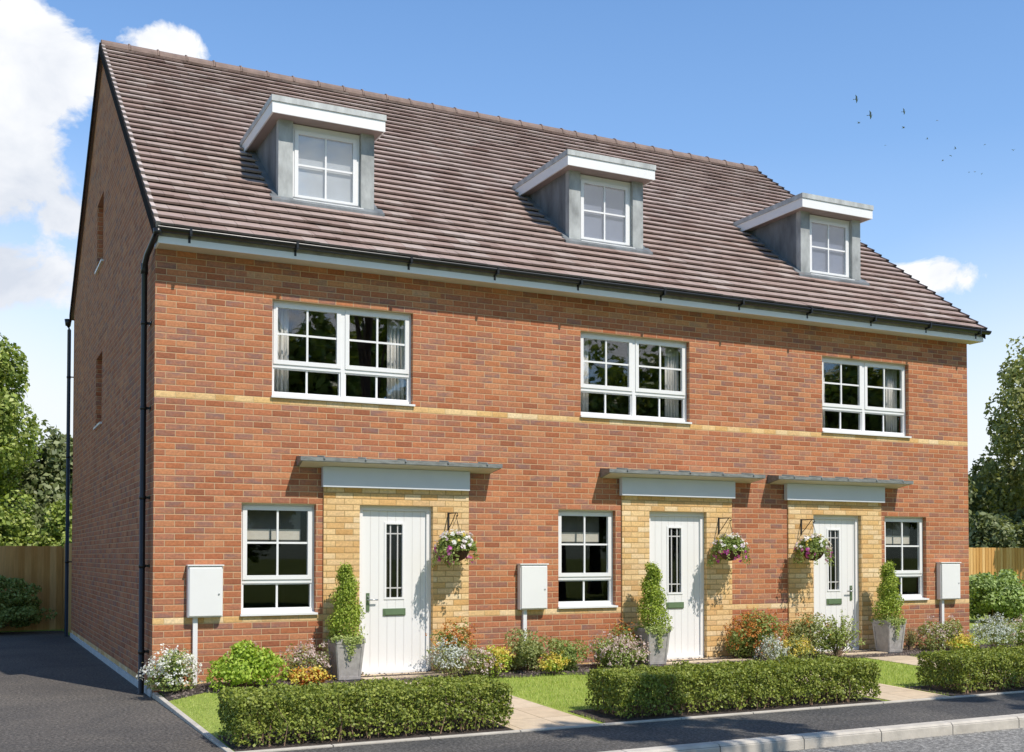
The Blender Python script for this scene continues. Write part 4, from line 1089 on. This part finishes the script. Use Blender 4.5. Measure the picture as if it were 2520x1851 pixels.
# ------------------------------------------------------------------ sky, sun, camera
SUN = Vector((.35, -1.0, 1.40)).normalized()
el = math.asin(SUN.z); az = math.atan2(SUN.x, SUN.y)
W = bpy.data.worlds.new('World'); S.world = W; W.use_nodes = True
T = W.node_tree; nd = T.nodes; LK = T.links
bg = nd['Background']
sky = nd.new('ShaderNodeTexSky'); sky.sky_type = 'NISHITA'; sky.sun_disc = False
sky.sun_elevation = el; sky.sun_rotation = az; sky.air_density = 1.0; sky.dust_density = .6; sky.ozone_density = 2.2
def wm(op, a, b=None, c=None, clamp=False):
    n = nd.new('ShaderNodeMath'); n.operation = op; n.use_clamp = clamp
    for i, x in enumerate((a, b, c)):
        if x is None: continue
        if hasattr(x, 'is_output'): LK.new(x, n.inputs[i])
        else: n.inputs[i].default_value = x
    return n.outputs[0]
tc = nd.new('ShaderNodeTexCoord').outputs['Generated']
sp = nd.new('ShaderNodeSeparateXYZ'); LK.new(tc, sp.inputs[0])
azn = wm('ARCTAN2', sp.outputs[0], sp.outputs[1]); eln = wm('ARCSINE', sp.outputs[2])
def wnoise(scale, detail, rough, dist=0, off=0):
    mp = nd.new('ShaderNodeMapping'); LK.new(tc, mp.inputs[0]); mp.inputs['Location'].default_value = (off, off * .7, off * .3); mp.inputs['Scale'].default_value = (1, 1, 1.25)
    n = nd.new('ShaderNodeTexNoise'); n.inputs['Scale'].default_value = scale; n.inputs['Detail'].default_value = detail; n.inputs['Roughness'].default_value = rough; n.inputs['Distortion'].default_value = dist
    LK.new(mp.outputs[0], n.inputs['Vector']); return n.outputs[0]
n1 = wnoise(15, 10, .62, .35); n2 = wnoise(5, 5, .55, .2, 3.1)
def blob(a0, e0, sa, se, amp):
    da = wm('DIVIDE', wm('SUBTRACT', azn, R_(a0)), R_(sa)); de = wm('DIVIDE', wm('SUBTRACT', eln, R_(e0)), R_(se))
    r = wm('ADD', wm('MULTIPLY', da, da), wm('MULTIPLY', de, de))
    return wm('MULTIPLY', wm('EXPONENT', wm('MULTIPLY', r, -1)), amp)
d = None
for q in [(1.6, 21.8, 3.8, 3.3, 1.15), (.6, 17.8, 4.2, 3.2, 1.1), (8.8, 23.6, 2.3, 1.25, 1.0), (1.0, 12.8, 5.0, 2.2, .9), (4.2, 15.8, 2.4, 1.5, .7), (46.6, 13.2, 3.3, 1.15, .74), (-16, 20, 9, 7, .9), (150, 15, 24, 7, 1.0), (-120, 25, 24, 8, .7)]:
    v = blob(*q); d = v if d is None else wm('MAXIMUM', d, v)
dens = wm('ADD', d, wm('MULTIPLY', wm('SUBTRACT', n1, .5), 1.5))
def wramp(f, stops):
    r = nd.new('ShaderNodeValToRGB'); LK.new(f, r.inputs[0])
    while len(r.color_ramp.elements) < len(stops): r.color_ramp.elements.new(.5)
    for e, (p, c) in zip(r.color_ramp.elements, stops): e.position = p; e.color = c4(c)
    return r.outputs[0]
mask = wramp(dens, [(.40, (0, 0, 0)), (.60, (1, 1, 1))])
shade = wramp(wm('ADD', wm('MULTIPLY', n2, .7), wm('MULTIPLY', n1, .3)), [(.36, (6.4, 6.9, 7.8)), (.56, (9.5, 9.6, 9.8))])
hz = wramp(wm('DIVIDE', eln, R_(90)), [(0, (.9, .9, .9)), (.06, (.66, .66, .66)), (.13, (.28, .28, .28)), (.22, (.08, .08, .08)), (.36, (0, 0, 0))])
def wmix(f, a, b):
    m = nd.new('ShaderNodeMix'); m.data_type = 'RGBA'
    for i, x in ((0, f), (6, a), (7, b)):
        if hasattr(x, 'is_output'): LK.new(x, m.inputs[i])
        else: m.inputs[i].default_value = x
    return m.outputs[2]
mu = nd.new('ShaderNodeMix'); mu.data_type = 'RGBA'; mu.blend_type = 'MULTIPLY'; mu.inputs[0].default_value = 1
side = wm('MULTIPLY_ADD', wm('COSINE', wm('SUBTRACT', azn, R_(22))), .2, .8)
sv = nd.new('ShaderNodeVectorMath'); sv.operation = 'SCALE'; LK.new(sky.outputs[0], sv.inputs[0]); LK.new(side, sv.inputs[3])
LK.new(sv.outputs[0], mu.inputs[6]); mu.inputs[7].default_value = (1.25, 1.70, 2.02, 1)
north = wm('MULTIPLY_ADD', wm('COSINE', wm('SUBTRACT', azn, R_(15))), .5, .5)
hzf = wm('MULTIPLY', hz, north)
hzl = wm('MAXIMUM', hzf, blob(-2, 4.5, 20, 10.0, 1.15)); hzl = wm('MAXIMUM', hzl, blob(54, 3.5, 17, 9.5, 1.1))
c = wmix(hzl, mu.outputs[2], (8.5, 9.0, 9.4, 1))
c = wmix(mask, c, shade)
LK.new(c, bg.inputs[0]); bg.inputs[1].default_value = .11

sl = bpy.data.lights.new('sun', 'SUN'); sl.energy = 4.75; sl.angle = R_(.5); sl.color = (1, .925, .83)
so = bpy.data.objects.new('sun', sl); COL.objects.link(so); so.rotation_euler = (-SUN).to_track_quat('-Z', 'Y').to_euler(); so.location = (20, -40, 60)

cd = bpy.data.cameras.new('camera'); cam = bpy.data.objects.new('camera', cd); COL.objects.link(cam)
cam.location = (-1.9557, -13.486, 1.6157)
cam.rotation_euler = (math.pi / 2 + R_(1.3903), 0, -R_(26.7849))
cd.sensor_width = 36; cd.sensor_fit = 'HORIZONTAL'; cd.lens = 36 * 2768.85 / 2520
cd.shift_x = -45.04 / 2520; cd.shift_y = 375.74 / 2520
cd.clip_end = 3000; cd.clip_start = .05
S.camera = cam
S.view_settings.view_transform = 'Standard'; S.view_settings.look = 'None'; S.view_settings.exposure = 0; S.view_settings.gamma = 1
S.render.engine = 'CYCLES'; S.cycles.max_bounces = 8; S.cycles.transparent_max_bounces = 24; S.cycles.use_denoising = True
S.cycles.sample_clamp_indirect = 6
